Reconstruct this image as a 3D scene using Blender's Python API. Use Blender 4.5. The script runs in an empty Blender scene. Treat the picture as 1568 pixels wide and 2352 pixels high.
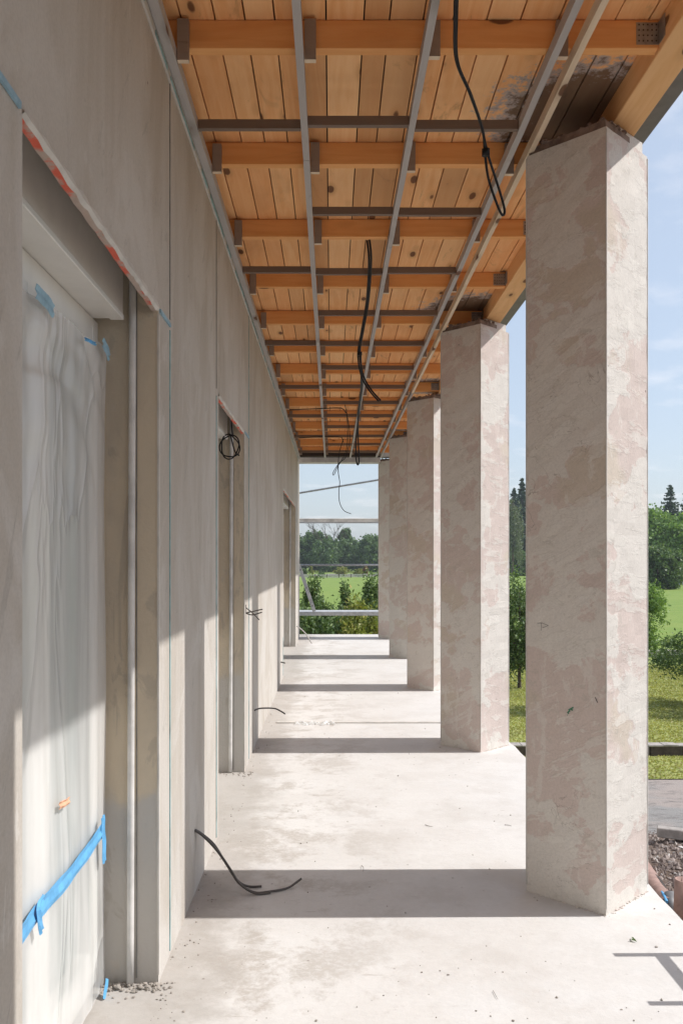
import bpy, bmesh, math, random
from mathutils import Vector, Matrix
import numpy as np
C = bpy.context.scene
R = math.radians
# ------------------------------------------------------------------ camera, sky, sun, exposure
EYE = 1.5
cam_d = bpy.data.cameras.new('camera'); cam = bpy.data.objects.new('camera', cam_d)
C.collection.objects.link(cam); C.camera = cam
cam.location = (0, 0, EYE); cam.rotation_euler = (R(90), 0, 0)
cam_d.sensor_fit = 'VERTICAL'; cam_d.sensor_height = 36; cam_d.sensor_width = 24
cam_d.lens = 1950 / 2352 * 36
cam_d.shift_x = 23 / 2352; cam_d.shift_y = 106 / 2352
cam_d.clip_start = 0.05; cam_d.clip_end = 5000

SUN_EL = R(47.5); SUN_AZ = R(90.6)          # light comes from +X (azimuth measured from -Y towards +X)
sd = Vector((math.cos(SUN_EL) * math.sin(SUN_AZ), -math.cos(SUN_EL) * math.cos(SUN_AZ), math.sin(SUN_EL)))
sun_d = bpy.data.lights.new('sun', 'SUN'); sun = bpy.data.objects.new('sun', sun_d)
C.collection.objects.link(sun)
sun_d.energy = 3.0; sun_d.angle = R(0.5); sun_d.color = (1.0, 0.975, 0.94)
sun.rotation_euler = sd.to_track_quat('Z', 'Y').to_euler()
sun.location = (30, 0, 30)
w = bpy.data.worlds.new('World'); C.world = w; w.use_nodes = True
wn = w.node_tree; wn.nodes.clear()
def WN(t, **k):
    n = wn.nodes.new(t)
    for a, b in k.items(): setattr(n, a, b)
    return n
sky = WN('ShaderNodeTexSky', sky_type='NISHITA', sun_disc=False)
sky.sun_elevation = SUN_EL
sky.sun_rotation = math.atan2(sd.x, sd.y)
sky.altitude = 200; sky.air_density = 1.0; sky.dust_density = 2.2; sky.ozone_density = 1.2
tc = WN('ShaderNodeTexCoord')
sep = WN('ShaderNodeSeparateXYZ'); wn.links.new(tc.outputs['Generated'], sep.inputs[0])
zc = WN('ShaderNodeMath', operation='MAXIMUM'); zc.inputs[1].default_value = 0.03; wn.links.new(sep.outputs[2], zc.inputs[0])
za = WN('ShaderNodeMath', operation='ADD'); za.inputs[1].default_value = 0.10; wn.links.new(zc.outputs[0], za.inputs[0])
dx = WN('ShaderNodeMath', operation='DIVIDE'); wn.links.new(sep.outputs[0], dx.inputs[0]); wn.links.new(za.outputs[0], dx.inputs[1])
dy = WN('ShaderNodeMath', operation='DIVIDE'); wn.links.new(sep.outputs[1], dy.inputs[0]); wn.links.new(za.outputs[0], dy.inputs[1])
cmb = WN('ShaderNodeCombineXYZ'); wn.links.new(dx.outputs[0], cmb.inputs[0]); wn.links.new(dy.outputs[0], cmb.inputs[1])
cn = WN('ShaderNodeTexNoise'); cn.inputs['Scale'].default_value = 2.3; cn.inputs['Detail'].default_value = 8; cn.inputs['Roughness'].default_value = 0.58
wn.links.new(cmb.outputs[0], cn.inputs['Vector'])
cr = WN('ShaderNodeValToRGB'); cr.color_ramp.elements[0].position = 0.54; cr.color_ramp.elements[1].position = 0.80
cr.color_ramp.elements[0].color = (0, 0, 0, 1); cr.color_ramp.elements[1].color = (0.48, 0.48, 0.48, 1)
wn.links.new(cn.outputs['Fac'], cr.inputs[0])
mx = WN('ShaderNodeMix', data_type='RGBA'); mx.inputs['B'].default_value = (6.6, 6.4, 6.5, 1)
hz = WN('ShaderNodeMix', data_type='RGBA'); hz.inputs['Factor'].default_value = .55; hz.inputs['B'].default_value = (3.75, 4.25, 4.95, 1)
wn.links.new(sky.outputs[0], hz.inputs['A'])
wn.links.new(cr.outputs[0], mx.inputs['Factor']); wn.links.new(hz.outputs['Result'], mx.inputs['A'])
bg = WN('ShaderNodeBackground'); bg.inputs['Strength'].default_value = 0.112
wo = WN('ShaderNodeOutputWorld')
wn.links.new(mx.outputs['Result'], bg.inputs[0]); wn.links.new(bg.outputs[0], wo.inputs[0])
C.view_settings.view_transform = 'Standard'; C.view_settings.look = 'None'
C.view_settings.exposure = 0.68; C.view_settings.gamma = 1; C.view_settings.use_curve_mapping = False
C.render.engine = 'CYCLES'
C.cycles.max_bounces = 10; C.cycles.diffuse_bounces = 6; C.cycles.transparent_max_bounces = 12

def P(x, y, D):
    """display-pixel (1568x2352) measurement at depth D -> world point (used only to lay out real positions)"""
    return Vector(((x - 761) * D / 1950, D, EYE + (1282 - y) * D / 1950))

# ------------------------------------------------------------------ material helpers
class M:
    def __init__(s, name, rough=0.8, coords='Object', spec=0.3):
        s.m = bpy.data.materials.new(name); s.m.use_nodes = True
        s.t = s.m.node_tree; s.b = s.t.nodes['Principled BSDF']
        s.b.inputs['Roughness'].default_value = rough
        s.b.inputs['Specular IOR Level'].default_value = spec
        s.tc = s.n('ShaderNodeTexCoord'); s.vec = s.tc.outputs[coords]
    def n(s, t, **k):
        x = s.t.nodes.new(t)
        for a, b in k.items(): setattr(x, a, b)
        return x
    def l(s, a, b): s.t.links.new(a, b)
    def offset_random(s, amt=37.0):
        oi = s.n('ShaderNodeObjectInfo'); mu = s.n('ShaderNodeMath', operation='MULTIPLY'); mu.inputs[1].default_value = amt
        s.l(oi.outputs['Random'], mu.inputs[0])
        ad = s.n('ShaderNodeVectorMath', operation='ADD'); s.l(s.vec, ad.inputs[0]); s.l(mu.outputs[0], ad.inputs[1]); s.vec = ad.outputs[0]
    def noise(s, scale=5, detail=4, rough=0.5, stretch=(1, 1, 1), dist=0, vec=None, off=(0, 0, 0)):
        mp = s.n('ShaderNodeMapping'); mp.inputs['Scale'].default_value = stretch; mp.inputs['Location'].default_value = off
        s.l(vec or s.vec, mp.inputs[0])
        x = s.n('ShaderNodeTexNoise'); x.inputs['Scale'].default_value = scale; x.inputs['Detail'].default_value = detail
        x.inputs['Roughness'].default_value = rough; x.inputs['Distortion'].default_value = dist
        s.l(mp.outputs[0], x.inputs['Vector']); return x.outputs['Fac']
    def vor(s, scale=5, stretch=(1, 1, 1), off=(0, 0, 0), feature='F1', rnd=1):
        mp = s.n('ShaderNodeMapping'); mp.inputs['Scale'].default_value = stretch; mp.inputs['Location'].default_value = off
        s.l(s.vec, mp.inputs[0])
        x = s.n('ShaderNodeTexVoronoi', feature=feature); x.inputs['Scale'].default_value = scale; x.inputs['Randomness'].default_value = rnd
        s.l(mp.outputs[0], x.inputs['Vector']); return x.outputs['Distance']
    def ramp(s, f, a, b, lo=0.0, hi=1.0):
        x = s.n('ShaderNodeMapRange'); x.interpolation_type = 'SMOOTHSTEP'
        x.inputs['From Min'].default_value = a; x.inputs['From Max'].default_value = b
        x.inputs['To Min'].default_value = lo; x.inputs['To Max'].default_value = hi
        s.l(f, x.inputs['Value']); return x.outputs[0]
    def mix(s, f, a, b, mode='MIX'):
        x = s.n('ShaderNodeMix', data_type='RGBA', blend_type=mode)
        for v, i in ((f, 'Factor'), (a, 'A'), (b, 'B')):
            if isinstance(v, (int, float)): x.inputs[i].default_value = v
            elif isinstance(v, tuple): x.inputs[i].default_value = (*v, 1)
            else: s.l(v, x.inputs[i])
        return x.outputs['Result']
    def math(s, op, a, b=0.0):
        x = s.n('ShaderNodeMath', operation=op)
        for v, i in ((a, 0), (b, 1)):
            if isinstance(v, (int, float)): x.inputs[i].default_value = v
            else: s.l(v, x.inputs[i])
        return x.outputs[0]
    def island(s): return s.n('ShaderNodeNewGeometry').outputs['Random Per Island']
    def col(s, c):
        if isinstance(c, tuple): s.b.inputs['Base Color'].default_value = (*c, 1)
        else: s.l(c, s.b.inputs['Base Color'])
        return s
    def bump(s, h, strength=0.3, dist=0.01):
        x = s.n('ShaderNodeBump'); x.inputs['Strength'].default_value = strength; x.inputs['Distance'].default_value = dist
        s.l(h, x.inputs['Height']); s.l(x.outputs[0], s.b.inputs['Normal']); return s

def mat_column():
    m = M('column_plaster', 0.78, spec=.25); m.offset_random()
    A, B = (.65, .61, .56), (.60, .51, .465)
    warp = m.n('ShaderNodeTexNoise'); warp.inputs['Scale'].default_value = 3.5; warp.inputs['Detail'].default_value = 3; m.l(m.vec, warp.inputs['Vector'])
    wv = m.n('ShaderNodeVectorMath', operation='SCALE'); wv.inputs['Scale'].default_value = .06; m.l(warp.outputs['Color'], wv.inputs[0])
    wa = m.n('ShaderNodeVectorMath', operation='ADD'); m.l(m.vec, wa.inputs[0]); m.l(wv.outputs[0], wa.inputs[1])
    # scraped areas: flat-edged patches from a stretched noise
    n1 = m.noise(2.5, 8, .58, (1, 1, 1.3), .1, vec=wa.outputs[0])
    c = m.mix(m.ramp(n1, .492, .508), A, B)
    n6 = m.noise(1.1, 4, .55, off=(6, 1, 2)); c = m.mix(m.math('MULTIPLY', m.ramp(n6, .50, .56, 0, .8), m.ramp(n1, .50, .53)), c, (.575, .505, .42))
    # paler skim strokes, running sideways and slightly tilted
    mp = m.n('ShaderNodeMapping'); mp.inputs['Rotation'].default_value = (.35, .3, 0); m.l(wa.outputs[0], mp.inputs[0])
    n2 = m.noise(4.4, 8, .70, (.7, .7, 3.0), .3, vec=mp.outputs[0], off=(3, 7, 1))
    c = m.mix(m.ramp(n2, .560, .572, 0, .6), c, (.675, .64, .585))
    n7 = m.noise(5.0, 8, .72, (2.6, 2.6, .8), .3, vec=wa.outputs[0], off=(8, 2, 3))
    c = m.mix(m.ramp(n7, .575, .59, 0, .5), c, (.69, .655, .60))
    n8 = m.noise(13, 7, .75, (1, 1, 1.6), .5, off=(1, 2, 8))
    c = m.mix(m.ramp(n8, .58, .62, 0, .38), c, (.46, .425, .37))
    n4 = m.noise(110, 4, .65)
    c = m.mix(m.ramp(n4, 0.3, 0.7, 0.90, 1.03), (0, 0, 0), c)
    v = m.vor(5.0, (1, 1, .8)); c = m.mix(m.ramp(v, 0.014, 0.030), (0.16, 0.12, 0.10), c)
    ck = m.noise(1.6, 5, 0.55, (1, 1, 1.6), 1.5, off=(5, 5, 5)); ab = m.math('ABSOLUTE', m.math('SUBTRACT', ck, 0.5))
    gate = m.ramp(m.noise(1.3, 2, .5, off=(1, 8, 3)), .55, .60)
    cm = m.math('MULTIPLY', m.ramp(ab, 0.0006, 0.0020, 1, 0), gate)
    c = m.mix(m.math('MULTIPLY', cm, .5), c, (.22, .18, .15))
    m.col(c)
    h = m.math('ADD', m.math('MULTIPLY', m.ramp(n2, .52, .56), .25), m.math('MULTIPLY', m.noise(22, 6, .65, (1, 1, .7)), .5))
    h = m.math('ADD', h, m.math('MULTIPLY', m.ramp(n1, .48, .52), -.2)); h = m.math('ADD', h, m.math('MULTIPLY', m.noise(2.4, 2, .5, off=(4, 4, 2)), 1.6))
    h = m.math('SUBTRACT', h, m.math('MULTIPLY', cm, .3))
    m.bump(h, 0.32, 0.012)
    return m.m

MT = {}
MT['column'] = mat_column()

def mat_wall():
    m = M('wall_render', 0.8, spec=.25)
    n1 = m.noise(2.6, 7, .62, (1, 1, .30), .8)
    c = m.mix(m.ramp(n1, .38, .64), (.515, .480, .44), (.445, .40, .35))
    n2 = m.noise(1.3, 7, .66, (1, 1, .8), 1.2)
    c = m.mix(m.ramp(n2, .50, .60, 0, .6), c, (.56, .53, .495))
    n3 = m.noise(6, 7, .72, (1, 1, .26), 0.9, off=(2, 9, 1))
    c = m.mix(m.ramp(n3, .57, .70, 0, .28), c, (.37, .335, .295))
    mp = m.n('ShaderNodeMapping'); mp.inputs['Rotation'].default_value = (.5, 0, 0); m.l(m.vec, mp.inputs[0])
    n5 = m.noise(5, 8, .72, (1, 2.4, .5), 1.6, off=(4, 1, 7), vec=mp.outputs[0])
    c = m.mix(m.ramp(n5, .585, .64, 0, .36), c, (.30, .28, .255))
    n6 = m.noise(11, 6, .7, (1, 1.8, .4), .8, off=(7, 3, 2)); c = m.mix(m.ramp(n6, .62, .67, 0, .45), c, (.60, .575, .54))
    c = m.mix(m.ramp(m.noise(120, 4, .65), .3, .7, .92, 1.03), (0, 0, 0), c)
    c = m.mix(m.ramp(m.vor(3.6), .012, .024), (.12, .10, .09), c)
    m.col(c)
    h = m.math('ADD', m.math('MULTIPLY', m.noise(24, 6, .65, (1, 1, .4)), .5), m.math('MULTIPLY', n5, .5))
    h = m.math('ADD', h, m.math('MULTIPLY', m.noise(2.2, 3, .5, (1, 1.2, .5), off=(1, 1, 1)), 1.6))
    m.bump(h, .4, .012)
    return m.m
MT['wall'] = mat_wall()

def mat_reveal():
    m = M('reveal_base_coat', 0.85, spec=.2)
    n1 = m.noise(2.3, 5, .6, (1, 1, .7), .5)
    c = m.mix(m.ramp(n1, .38, .62), (.58, .50, .385), (.49, .43, .345))
    sp = m.n('ShaderNodeSeparateXYZ'); m.l(m.vec, sp.inputs[0])
    zz = m.math('ADD', sp.outputs[2], m.math('MULTIPLY', m.noise(5, 4, .6), .5))
    c = m.mix(m.ramp(zz, .88, .98, 1, 0), c, (.47, .445, .41))
    n2 = m.noise(9, 6, .65, (1, 1, .35), 1.0)
    c = m.mix(m.ramp(n2, .55, .62, 0, .45), c, (.36, .32, .27))
    c = m.mix(m.ramp(m.noise(7, 6, .7, off=(4, 4, 4)), .62, .70, 0, .5), c, (.50, .45, .39))
    m.col(c); m.bump(m.noise(40, 5, .65), .35, .01); return m.m
MT['reveal'] = mat_reveal()

def mat_floor():
    m = M('floor_screed', 0.72, spec=.3)
    n1 = m.noise(1.6, 9, .70, (1, 1.1, 1), .1)
    c = m.mix(m.ramp(n1, .38, .64), (.62, .60, .58), (.575, .55, .525))
    sp = m.n('ShaderNodeSeparateXYZ'); m.l(m.vec, sp.inputs[0])
    fine = m.noise(34, 6, .75, (1, 1.3, 1), .4, off=(2, 2, 0))
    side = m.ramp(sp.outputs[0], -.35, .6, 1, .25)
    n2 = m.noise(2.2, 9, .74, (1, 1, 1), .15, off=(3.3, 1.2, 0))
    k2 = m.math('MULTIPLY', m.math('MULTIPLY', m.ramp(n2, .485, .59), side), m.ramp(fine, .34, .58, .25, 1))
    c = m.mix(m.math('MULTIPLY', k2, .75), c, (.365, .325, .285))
    n3 = m.noise(9, 8, .74, (1, 1.2, 1), .1, off=(1, 6, 0))
    c = m.mix(m.math('MULTIPLY', m.ramp(n3, .57, .68), m.math('ADD', .15, m.math('MULTIPLY', side, .4))), c, (.43, .40, .37))
    n4 = m.noise(2.2, 5, .6, off=(7, 0, 0))
    c = m.mix(m.ramp(n4, .55, .7, 0, .5), c, (.63, .62, .61))
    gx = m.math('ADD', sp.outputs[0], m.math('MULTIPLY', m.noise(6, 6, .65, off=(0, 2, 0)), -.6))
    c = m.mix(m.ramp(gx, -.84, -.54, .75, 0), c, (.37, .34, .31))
    c = m.mix(m.ramp(fine, .3, .7, .95, 1.02), (0, 0, 0), c)
    gate = m.ramp(m.noise(3, 3, .5, off=(5, 5, 5)), .48, .56)
    sm = m.math('MULTIPLY', m.ramp(m.vor(11, (1, 1, 1)), .04, .08, 1, 0), gate)
    c = m.mix(m.math('MULTIPLY', sm, .7), c, (.17, .14, .12))
    # scratches / short trowel marks
    s2 = m.noise(16, 4, .6, (.35, 3, 1), .4, off=(9, 9, 0)); g2 = m.ramp(m.noise(2.1, 2, .5, off=(2, 4, 6)), .55, .65)
    c = m.mix(m.math('MULTIPLY', m.math('MULTIPLY', m.ramp(s2, .66, .72), g2), .6), c, (.33, .28, .24))
    m.col(c)
    m.bump(m.math('ADD', m.noise(22, 6, .65), m.math('MULTIPLY', n3, .6)), .25, .008); return m.m
MT['floor'] = mat_floor()

def mat_wood(name, A, B, dark, axis='Y', knots=True, rough=.72, stain=False, vary=1.0):
    m = M(name, rough, spec=.25)
    isl = m.island()
    mu = m.math('MULTIPLY', isl, 53.0)
    ad = m.n('ShaderNodeVectorMath', operation='ADD'); m.l(m.vec, ad.inputs[0]); m.l(mu, ad.inputs[1]); v0 = m.vec; m.vec = ad.outputs[0]
    st = {'Y': (1, .07, 1), 'X': (.07, 1, 1)}[axis]
    n1 = m.noise(26, 5, .6, st, 1.2)
    c = m.mix(m.ramp(n1, .3, .7), A, B)
    n2 = m.noise(3.2, 4, .6, {'Y': (1, .35, 1), 'X': (.35, 1, 1)}[axis], .7)
    c = m.mix(m.ramp(n2, .52, .75, 0, .45), c, dark)
    hue = m.math('FRACT', m.math('MULTIPLY', isl, 13.7)); c = m.mix(m.math('MULTIPLY', m.ramp(hue, .0, .35, .5, 0), vary), c, tuple(x * y for x, y in zip(B, (.92, .78, .70))))
    c = m.mix(m.math('MULTIPLY', m.ramp(hue, .7, 1, 0, .6), vary), c, tuple(min(.95, x * y) for x, y in zip(A, (1.05, 1.12, 1.25))))
    n9 = m.noise(5, 6, .7, {'Y': (1, .25, 1), 'X': (.25, 1, 1)}[axis], 1.0, off=(4, 4, 0)); c = m.mix(m.math('MULTIPLY', m.ramp(n9, .60, .70, 0, .6), vary), c, tuple(x * .55 for x in dark))
    dk = m.math('MULTIPLY', m.ramp(m.math('FRACT', m.math('MULTIPLY', isl, 7.31)), .74, .99, 0, .75), vary)
    c = m.mix(dk, c, tuple(x * .9 for x in dark))
    if knots:
        k = m.vor(4.2, {'Y': (1.6, .62, 1.6), 'X': (.62, 1.6, 1.6)}[axis], feature='F1')
        kw = m.math('ADD', k, m.math('MULTIPLY', m.noise(30, 3, .5), .03))
        c = m.mix(m.ramp(kw, .15, .30, .55, 0), c, tuple(x * .75 for x in B))
        c = m.mix(m.ramp(kw, .115, .155, .9, 0), c, (.13, .05, .022))
    if stain:
        sp = m.n('ShaderNodeSeparateXYZ'); m.l(v0, sp.inputs[0])
        yy = m.math('PINGPONG', m.math('SUBTRACT', sp.outputs[1], 3.83), 1.51)
        yx = m.math('ABSOLUTE', m.math('SUBTRACT', sp.outputs[0], 1.15))
        rr = m.math('SQRT', m.math('ADD', m.math('MULTIPLY', yy, yy), m.math('MULTIPLY', yx, yx)))
        nz = m.noise(14, 6, .75, vec=v0); rr = m.math('ADD', rr, m.math('MULTIPLY', m.math('SUBTRACT', nz, .5), .7))
        c = m.mix(m.ramp(rr, .34, .46, .85, 0), c, (.085, .065, .055))
        c = m.mix(m.ramp(m.math('ABSOLUTE', m.math('SUBTRACT', rr, .40)), .0, .09, .75, 0), c, (.42, .41, .42))
    m.col(c)
    m.bump(m.math('ADD', n1, m.math('MULTIPLY', m.noise(60, 3, .6, st), .5)), .25, .004)
    return m.m
MT['boards'] = mat_wood('roof_board_wood', (.94, .55, .26), (.86, .44, .18), (.58, .30, .13), 'Y', True, stain=True, vary=.8)
MT['joist'] = mat_wood('joist_wood', (.93, .50, .20), (.84, .40, .14), (.64, .29, .10), 'X', True, vary=.35)
MT['beam'] = mat_wood('beam_wood', (.92, .58, .29), (.84, .49, .22), (.66, .37, .16), 'Y', True, vary=.3)
MT['batten'] = mat_wood('batten_wood', (.44, .40, .36), (.36, .325, .29), (.29, .25, .215), 'Y', True)
MT['batten_pale'] = mat_wood('batten_pale_wood', (.74, .61, .45), (.66, .52, .37), (.50, .39, .28), 'Y', True, vary=.3)
MT['cross'] = mat_wood('cross_batten_wood', (.30, .235, .185), (.23, .18, .14), (.19, .14, .11), 'X', False)

def simple(name, c, rough=.6, metal=0, var=.15, scale=12, spec=.3, bump=.1):
    m = M(name, rough, spec=spec)
    m.b.inputs['Metallic'].default_value = metal
    m.col(m.mix(m.ramp(m.noise(scale, 5, .6), .35, .7), c, tuple(x * (1 - var) for x in c)))
    if bump: m.bump(m.noise(scale * 4, 4, .6), bump, .004)
    return m.m
MT['cable'] = simple('black_cable_sheath', (.008, .008, .009), .5, spec=.3)
MT['wire'] = simple('grey_cable_sheath', (.10, .09, .085), .5)
MT['palewire'] = simple('pale_cable_sheath', (.45, .42, .40), .5)
MT['metal'] = simple('galvanised_steel', (.40, .40, .40), .42, .7, .35, 30)
MT['alu'] = simple('weathered_aluminium', (.58, .58, .58), .5, .35, .25, 9)
MT['fascia'] = simple('fascia_sheet', (.20, .195, .195), .5, .2)
MT['dark'] = simple('dark_fill', (.06, .045, .04), .9)  # plain dark; also stands for shade in holes and the unlit room
MT['cap'] = simple('column_cap_brick', (.26, .19, .155), .9, var=.5, scale=18, bump=.6)
MT['mortar'] = simple('mortar_crumbs', (.40, .36, .32), .95, var=.4, scale=25, bump=.6)
MT['pvc'] = simple('white_window_profile', (.74, .725, .69), .35, var=.05, spec=.5, bump=.02)
MT['box'] = simple('shutter_box_grey', (.66, .62, .585), .5, var=.06, bump=.03)
MT['conduit'] = simple('conduit_pipe_grey', (.66, .645, .62), .5, var=.25, scale=8)
MT['blue_tape'] = simple('blue_masking_tape', (.13, .40, .70), .5, var=.22, scale=20, bump=.3)
MT['pale_tape'] = simple('faded_blue_tape', (.30, .47, .58), .6, var=.3, scale=16, bump=.3)
MT['greenp'] = simple('green_smear', (.08, .24, .15), .8)
MT['teal'] = simple('teal_strip', (.30, .48, .50), .6, var=.45, scale=14)
MT['seam_shade'] = simple('seam_shade_grey', (.27, .27, .26), .7, var=.4, scale=10)  # grey of the wall seams and of the shadow strip by the conduit
MT['bead'] = simple('plaster_bead', (.60, .57, .53), .7, var=.2, scale=10)
def mat_red():
    m = M('red_marked_edge', .7)
    n = m.noise(7, 5, .65)
    c = m.mix(m.ramp(n, .43, .54), (.66, .13, .08), (.46, .37, .32))
    m.col(c); m.bump(m.noise(50, 5, .6), .5, .01); return m.m
MT['red'] = mat_red()
def mat_glass():
    m = M('window_glass', .08, spec=.6); m.col(m.mix(m.ramp(m.noise(2.5, 3, .5), .3, .7), (.40, .44, .42), (.28, .32, .31))); return m.m
MT['glass'] = mat_glass()
def mat_film():
    m = M('protective_film', .24, spec=.9)
    n = m.noise(1.8, 4, .5, (1, 1.8, .30), 1.0)
    m.col(m.mix(m.ramp(n, .35, .65), (.90, .885, .86), (.83, .83, .815)))
    rd = m.math('SUBTRACT', .5, m.math('ABSOLUTE', m.math('SUBTRACT', m.noise(1.5, 3, .5, (1, 1.5, .5), .8), .5)))
    m.bump(m.math('ADD', m.math('POWER', m.math('MULTIPLY', rd, 2), 22), m.noise(2.5, 3, .5, (1, 1.2, .4), .8)), .45, .02)
    tr = m.n('ShaderNodeBsdfTransparent'); tr.inputs[0].default_value = (1, 1, .99, 1)
    tl = m.n('ShaderNodeBsdfTranslucent'); tl.inputs[0].default_value = (.8, .82, .85, 1)
    a = m.n('ShaderNodeMixShader'); a.inputs[0].default_value = .25; m.l(m.b.outputs[0], a.inputs[1]); m.l(tl.outputs[0], a.inputs[2])
    b = m.n('ShaderNodeMixShader'); m.l(m.ramp(n, .3, .7, .26, .52), b.inputs[0]); m.l(a.outputs[0], b.inputs[1]); m.l(tr.outputs[0], b.inputs[2])
    m.l(b.outputs[0], m.t.nodes['Material Output'].inputs[0]); return m.m
MT['film'] = mat_film()
def mat_leaf(name, cols, tl=.35):
    m = M(name, .5, spec=.35)
    r = m.island()
    c = m.mix(m.ramp(r, .1, .6), cols[0], cols[1]); c = m.mix(m.ramp(r, .75, .98), c, cols[2])
    n = m.noise(.9, 3, .5); c = m.mix(m.ramp(n, .35, .65, .82, 1.0), (0, 0, 0), c)
    m.col(c)
    t = m.n('ShaderNodeBsdfTranslucent'); m.l(m.mix(1.0, c, (1.0, 1.0, .5), 'MULTIPLY'), t.inputs[0])
    a = m.n('ShaderNodeMixShader'); a.inputs[0].default_value = tl; m.l(m.b.outputs[0], a.inputs[1]); m.l(t.outputs[0], a.inputs[2])
    m.l(a.outputs[0], m.t.nodes['Material Output'].inputs[0]); return m.m
MT['leaf'] = mat_leaf('fruit_tree_leaves', ((.10, .17, .06), (.16, .24, .085), (.33, .40, .20)))
MT['leaf_yellow'] = mat_leaf('yellow_green_leaves', ((.19, .25, .06), (.31, .34, .08), (.48, .42, .15)))
MT['leaf_bright'] = mat_leaf('bright_tree_leaves', ((.15, .26, .07), (.22, .35, .09), (.30, .44, .14)))
MT['leaf_dark'] = mat_leaf('dark_bush_leaves', ((.085, .15, .05), (.13, .205, .07), (.28, .36, .16)))
MT['leaf_far'] = mat_leaf('forest_leaves', ((.10, .175, .08), (.15, .235, .095), (.20, .30, .12)), .35)
MT['leaf_birch'] = mat_leaf('birch_leaves', ((.14, .18, .10), (.18, .22, .13), (.24, .27, .17)), .3)
MT['needle'] = mat_leaf('spruce_needles', ((.05, .085, .06), (.065, .11, .07), (.085, .14, .085)), .15)
MT['leaf_red'] = mat_leaf('rust_leaves', ((.28, .10, .04), (.22, .14, .04), (.12, .14, .04)))
MT['bark'] = simple('tree_bark', (.12, .09, .07), .9, var=.4, scale=14, bump=.5)
def mat_grass():
    m = M('lawn_grass', .9, spec=.15)
    n1 = m.noise(.35, 6, .6); c = m.mix(m.ramp(n1, .35, .65), (.165, .25, .055), (.215, .28, .07))
    sp = m.n('ShaderNodeSeparateXYZ'); m.l(m.vec, sp.inputs[0])
    near = m.ramp(sp.outputs[1], 25, 45, 1, 0)
    c = m.mix(m.math('MULTIPLY', near, .75), c, (.40, .385, .15))
    n2 = m.noise(7, 6, .75); c = m.mix(m.ramp(n2, .40, .66, 0, .75), c, (.16, .22, .05))
    n3 = m.noise(2, 5, .7, off=(5, 3, 0)); c = m.mix(m.ramp(n3, .58, .68, 0, .5), c, (.26, .24, .09))
    m.col(c); m.bump(m.noise(18, 5, .7), .5, .03); return m.m
MT['grass'] = mat_grass()
def mat_drive():
    m = M('driveway_tarmac', .9, spec=.2)
    c = m.mix(m.ramp(m.noise(.5, 5, .6, (1, 2.2, 1), .8), .4, .6), (.25, .24, .23), (.32, .275, .25))
    c = m.mix(m.ramp(m.noise(3.5, 6, .7, (.6, 2, 1)), .52, .64, 0, .7), c, (.135, .12, .115))
    c = m.mix(m.ramp(m.noise(30, 4, .7), .55, .7, 0, .5), c, (.40, .36, .33))
    m.col(c); m.bump(m.noise(30, 5, .7), .6, .02); return m.m
MT['drive'] = mat_drive()
def mat_soil():
    m = M('bare_soil', .95, spec=.15)
    c = m.mix(m.ramp(m.noise(1.5, 6, .7), .35, .65), (.16, .115, .09), (.27, .215, .18))
    c = m.mix(m.ramp(m.noise(14, 5, .75), .5, .65, 0, .8), c, (.09, .065, .055))
    m.col(c); m.bump(m.noise(12, 7, .75), 1.0, .06); return m.m
MT['soil'] = mat_soil()
def mat_stone():
    m = M('gravel_stones', .85, spec=.25)
    r = m.island(); c = m.mix(m.ramp(r, 0, .8), (.16, .125, .11), (.34, .28, .25)); c = m.mix(m.ramp(r, .86, .97), c, (.55, .52, .49))
    m.col(c); return m.m
MT['stone'] = mat_stone()
MT['clay'] = simple('clay_pipe', (.38, .25, .21), .7, var=.3, scale=9)
MT['concrete'] = simple('weathered_concrete', (.42, .38, .35), .9, var=.35, scale=6, bump=.4)
MT['oldkerb'] = simple('old_dark_kerb', (.11, .085, .07), .95, var=.5, scale=5, bump=.6)
MT['oldwood'] = simple('grey_fence_wood', (.78, .73, .66), .9, var=.35, scale=5)
MT['corr'] = simple('black_drain_pipe', (.035, .025, .02), .55)
MT['rooftile'] = simple('red_roof_tile', (.33, .10, .07), .85, var=.3, scale=4)
MT['white'] = simple('white_house_render', (.72, .72, .70), .85, var=.08, scale=2)
MT['straw'] = simple('pale_stone_strip', (.50, .46, .42), .9, var=.3, scale=1)

# ------------------------------------------------------------------ mesh / object helpers
def link(o): C.collection.objects.link(o); return o
def tag(o, label=None, cat=None, group=None, kind=None):
    if label: o['label'] = label
    if cat: o['category'] = cat
    if group: o['group'] = group
    if kind: o['kind'] = kind
    return o
def thing(name, label, cat, loc=(0, 0, 0), rz=0, group=None):
    o = bpy.data.objects.new(name, None); o.empty_display_size = .1; link(o)
    o.location = loc; o.rotation_euler = (0, 0, rz); return tag(o, label, cat, group)
def obj(name, bm, mats, parent=None, smooth=False, bevel=0):
    if bevel: bmesh.ops.bevel(bm, geom=bm.edges[:], offset=bevel, segments=1, affect='EDGES')
    me = bpy.data.meshes.new(name); bm.to_mesh(me); bm.free()
    for m in (mats if isinstance(mats, list) else [mats]): me.materials.append(m)
    if smooth: me.polygons.foreach_set('use_smooth', [True] * len(me.polygons))
    o = link(bpy.data.objects.new(name, me)); o.parent = parent; return o
def copy_tree(o, parent=None):
    c = o.copy(); C.collection.objects.link(c); c.parent = parent
    for ch in list(o.children): copy_tree(ch, c)
    return c
def box(bm, x0, x1, y0, y1, z0, z1, mi=0):
    v = [bm.verts.new((x, y, z)) for x in (x0, x1) for y in (y0, y1) for z in (z0, z1)]
    for q in ((0, 1, 3, 2), (4, 6, 7, 5), (0, 4, 5, 1), (2, 3, 7, 6), (0, 2, 6, 4), (1, 5, 7, 3)):
        bm.faces.new([v[i] for i in q]).material_index = mi
    return v
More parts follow.
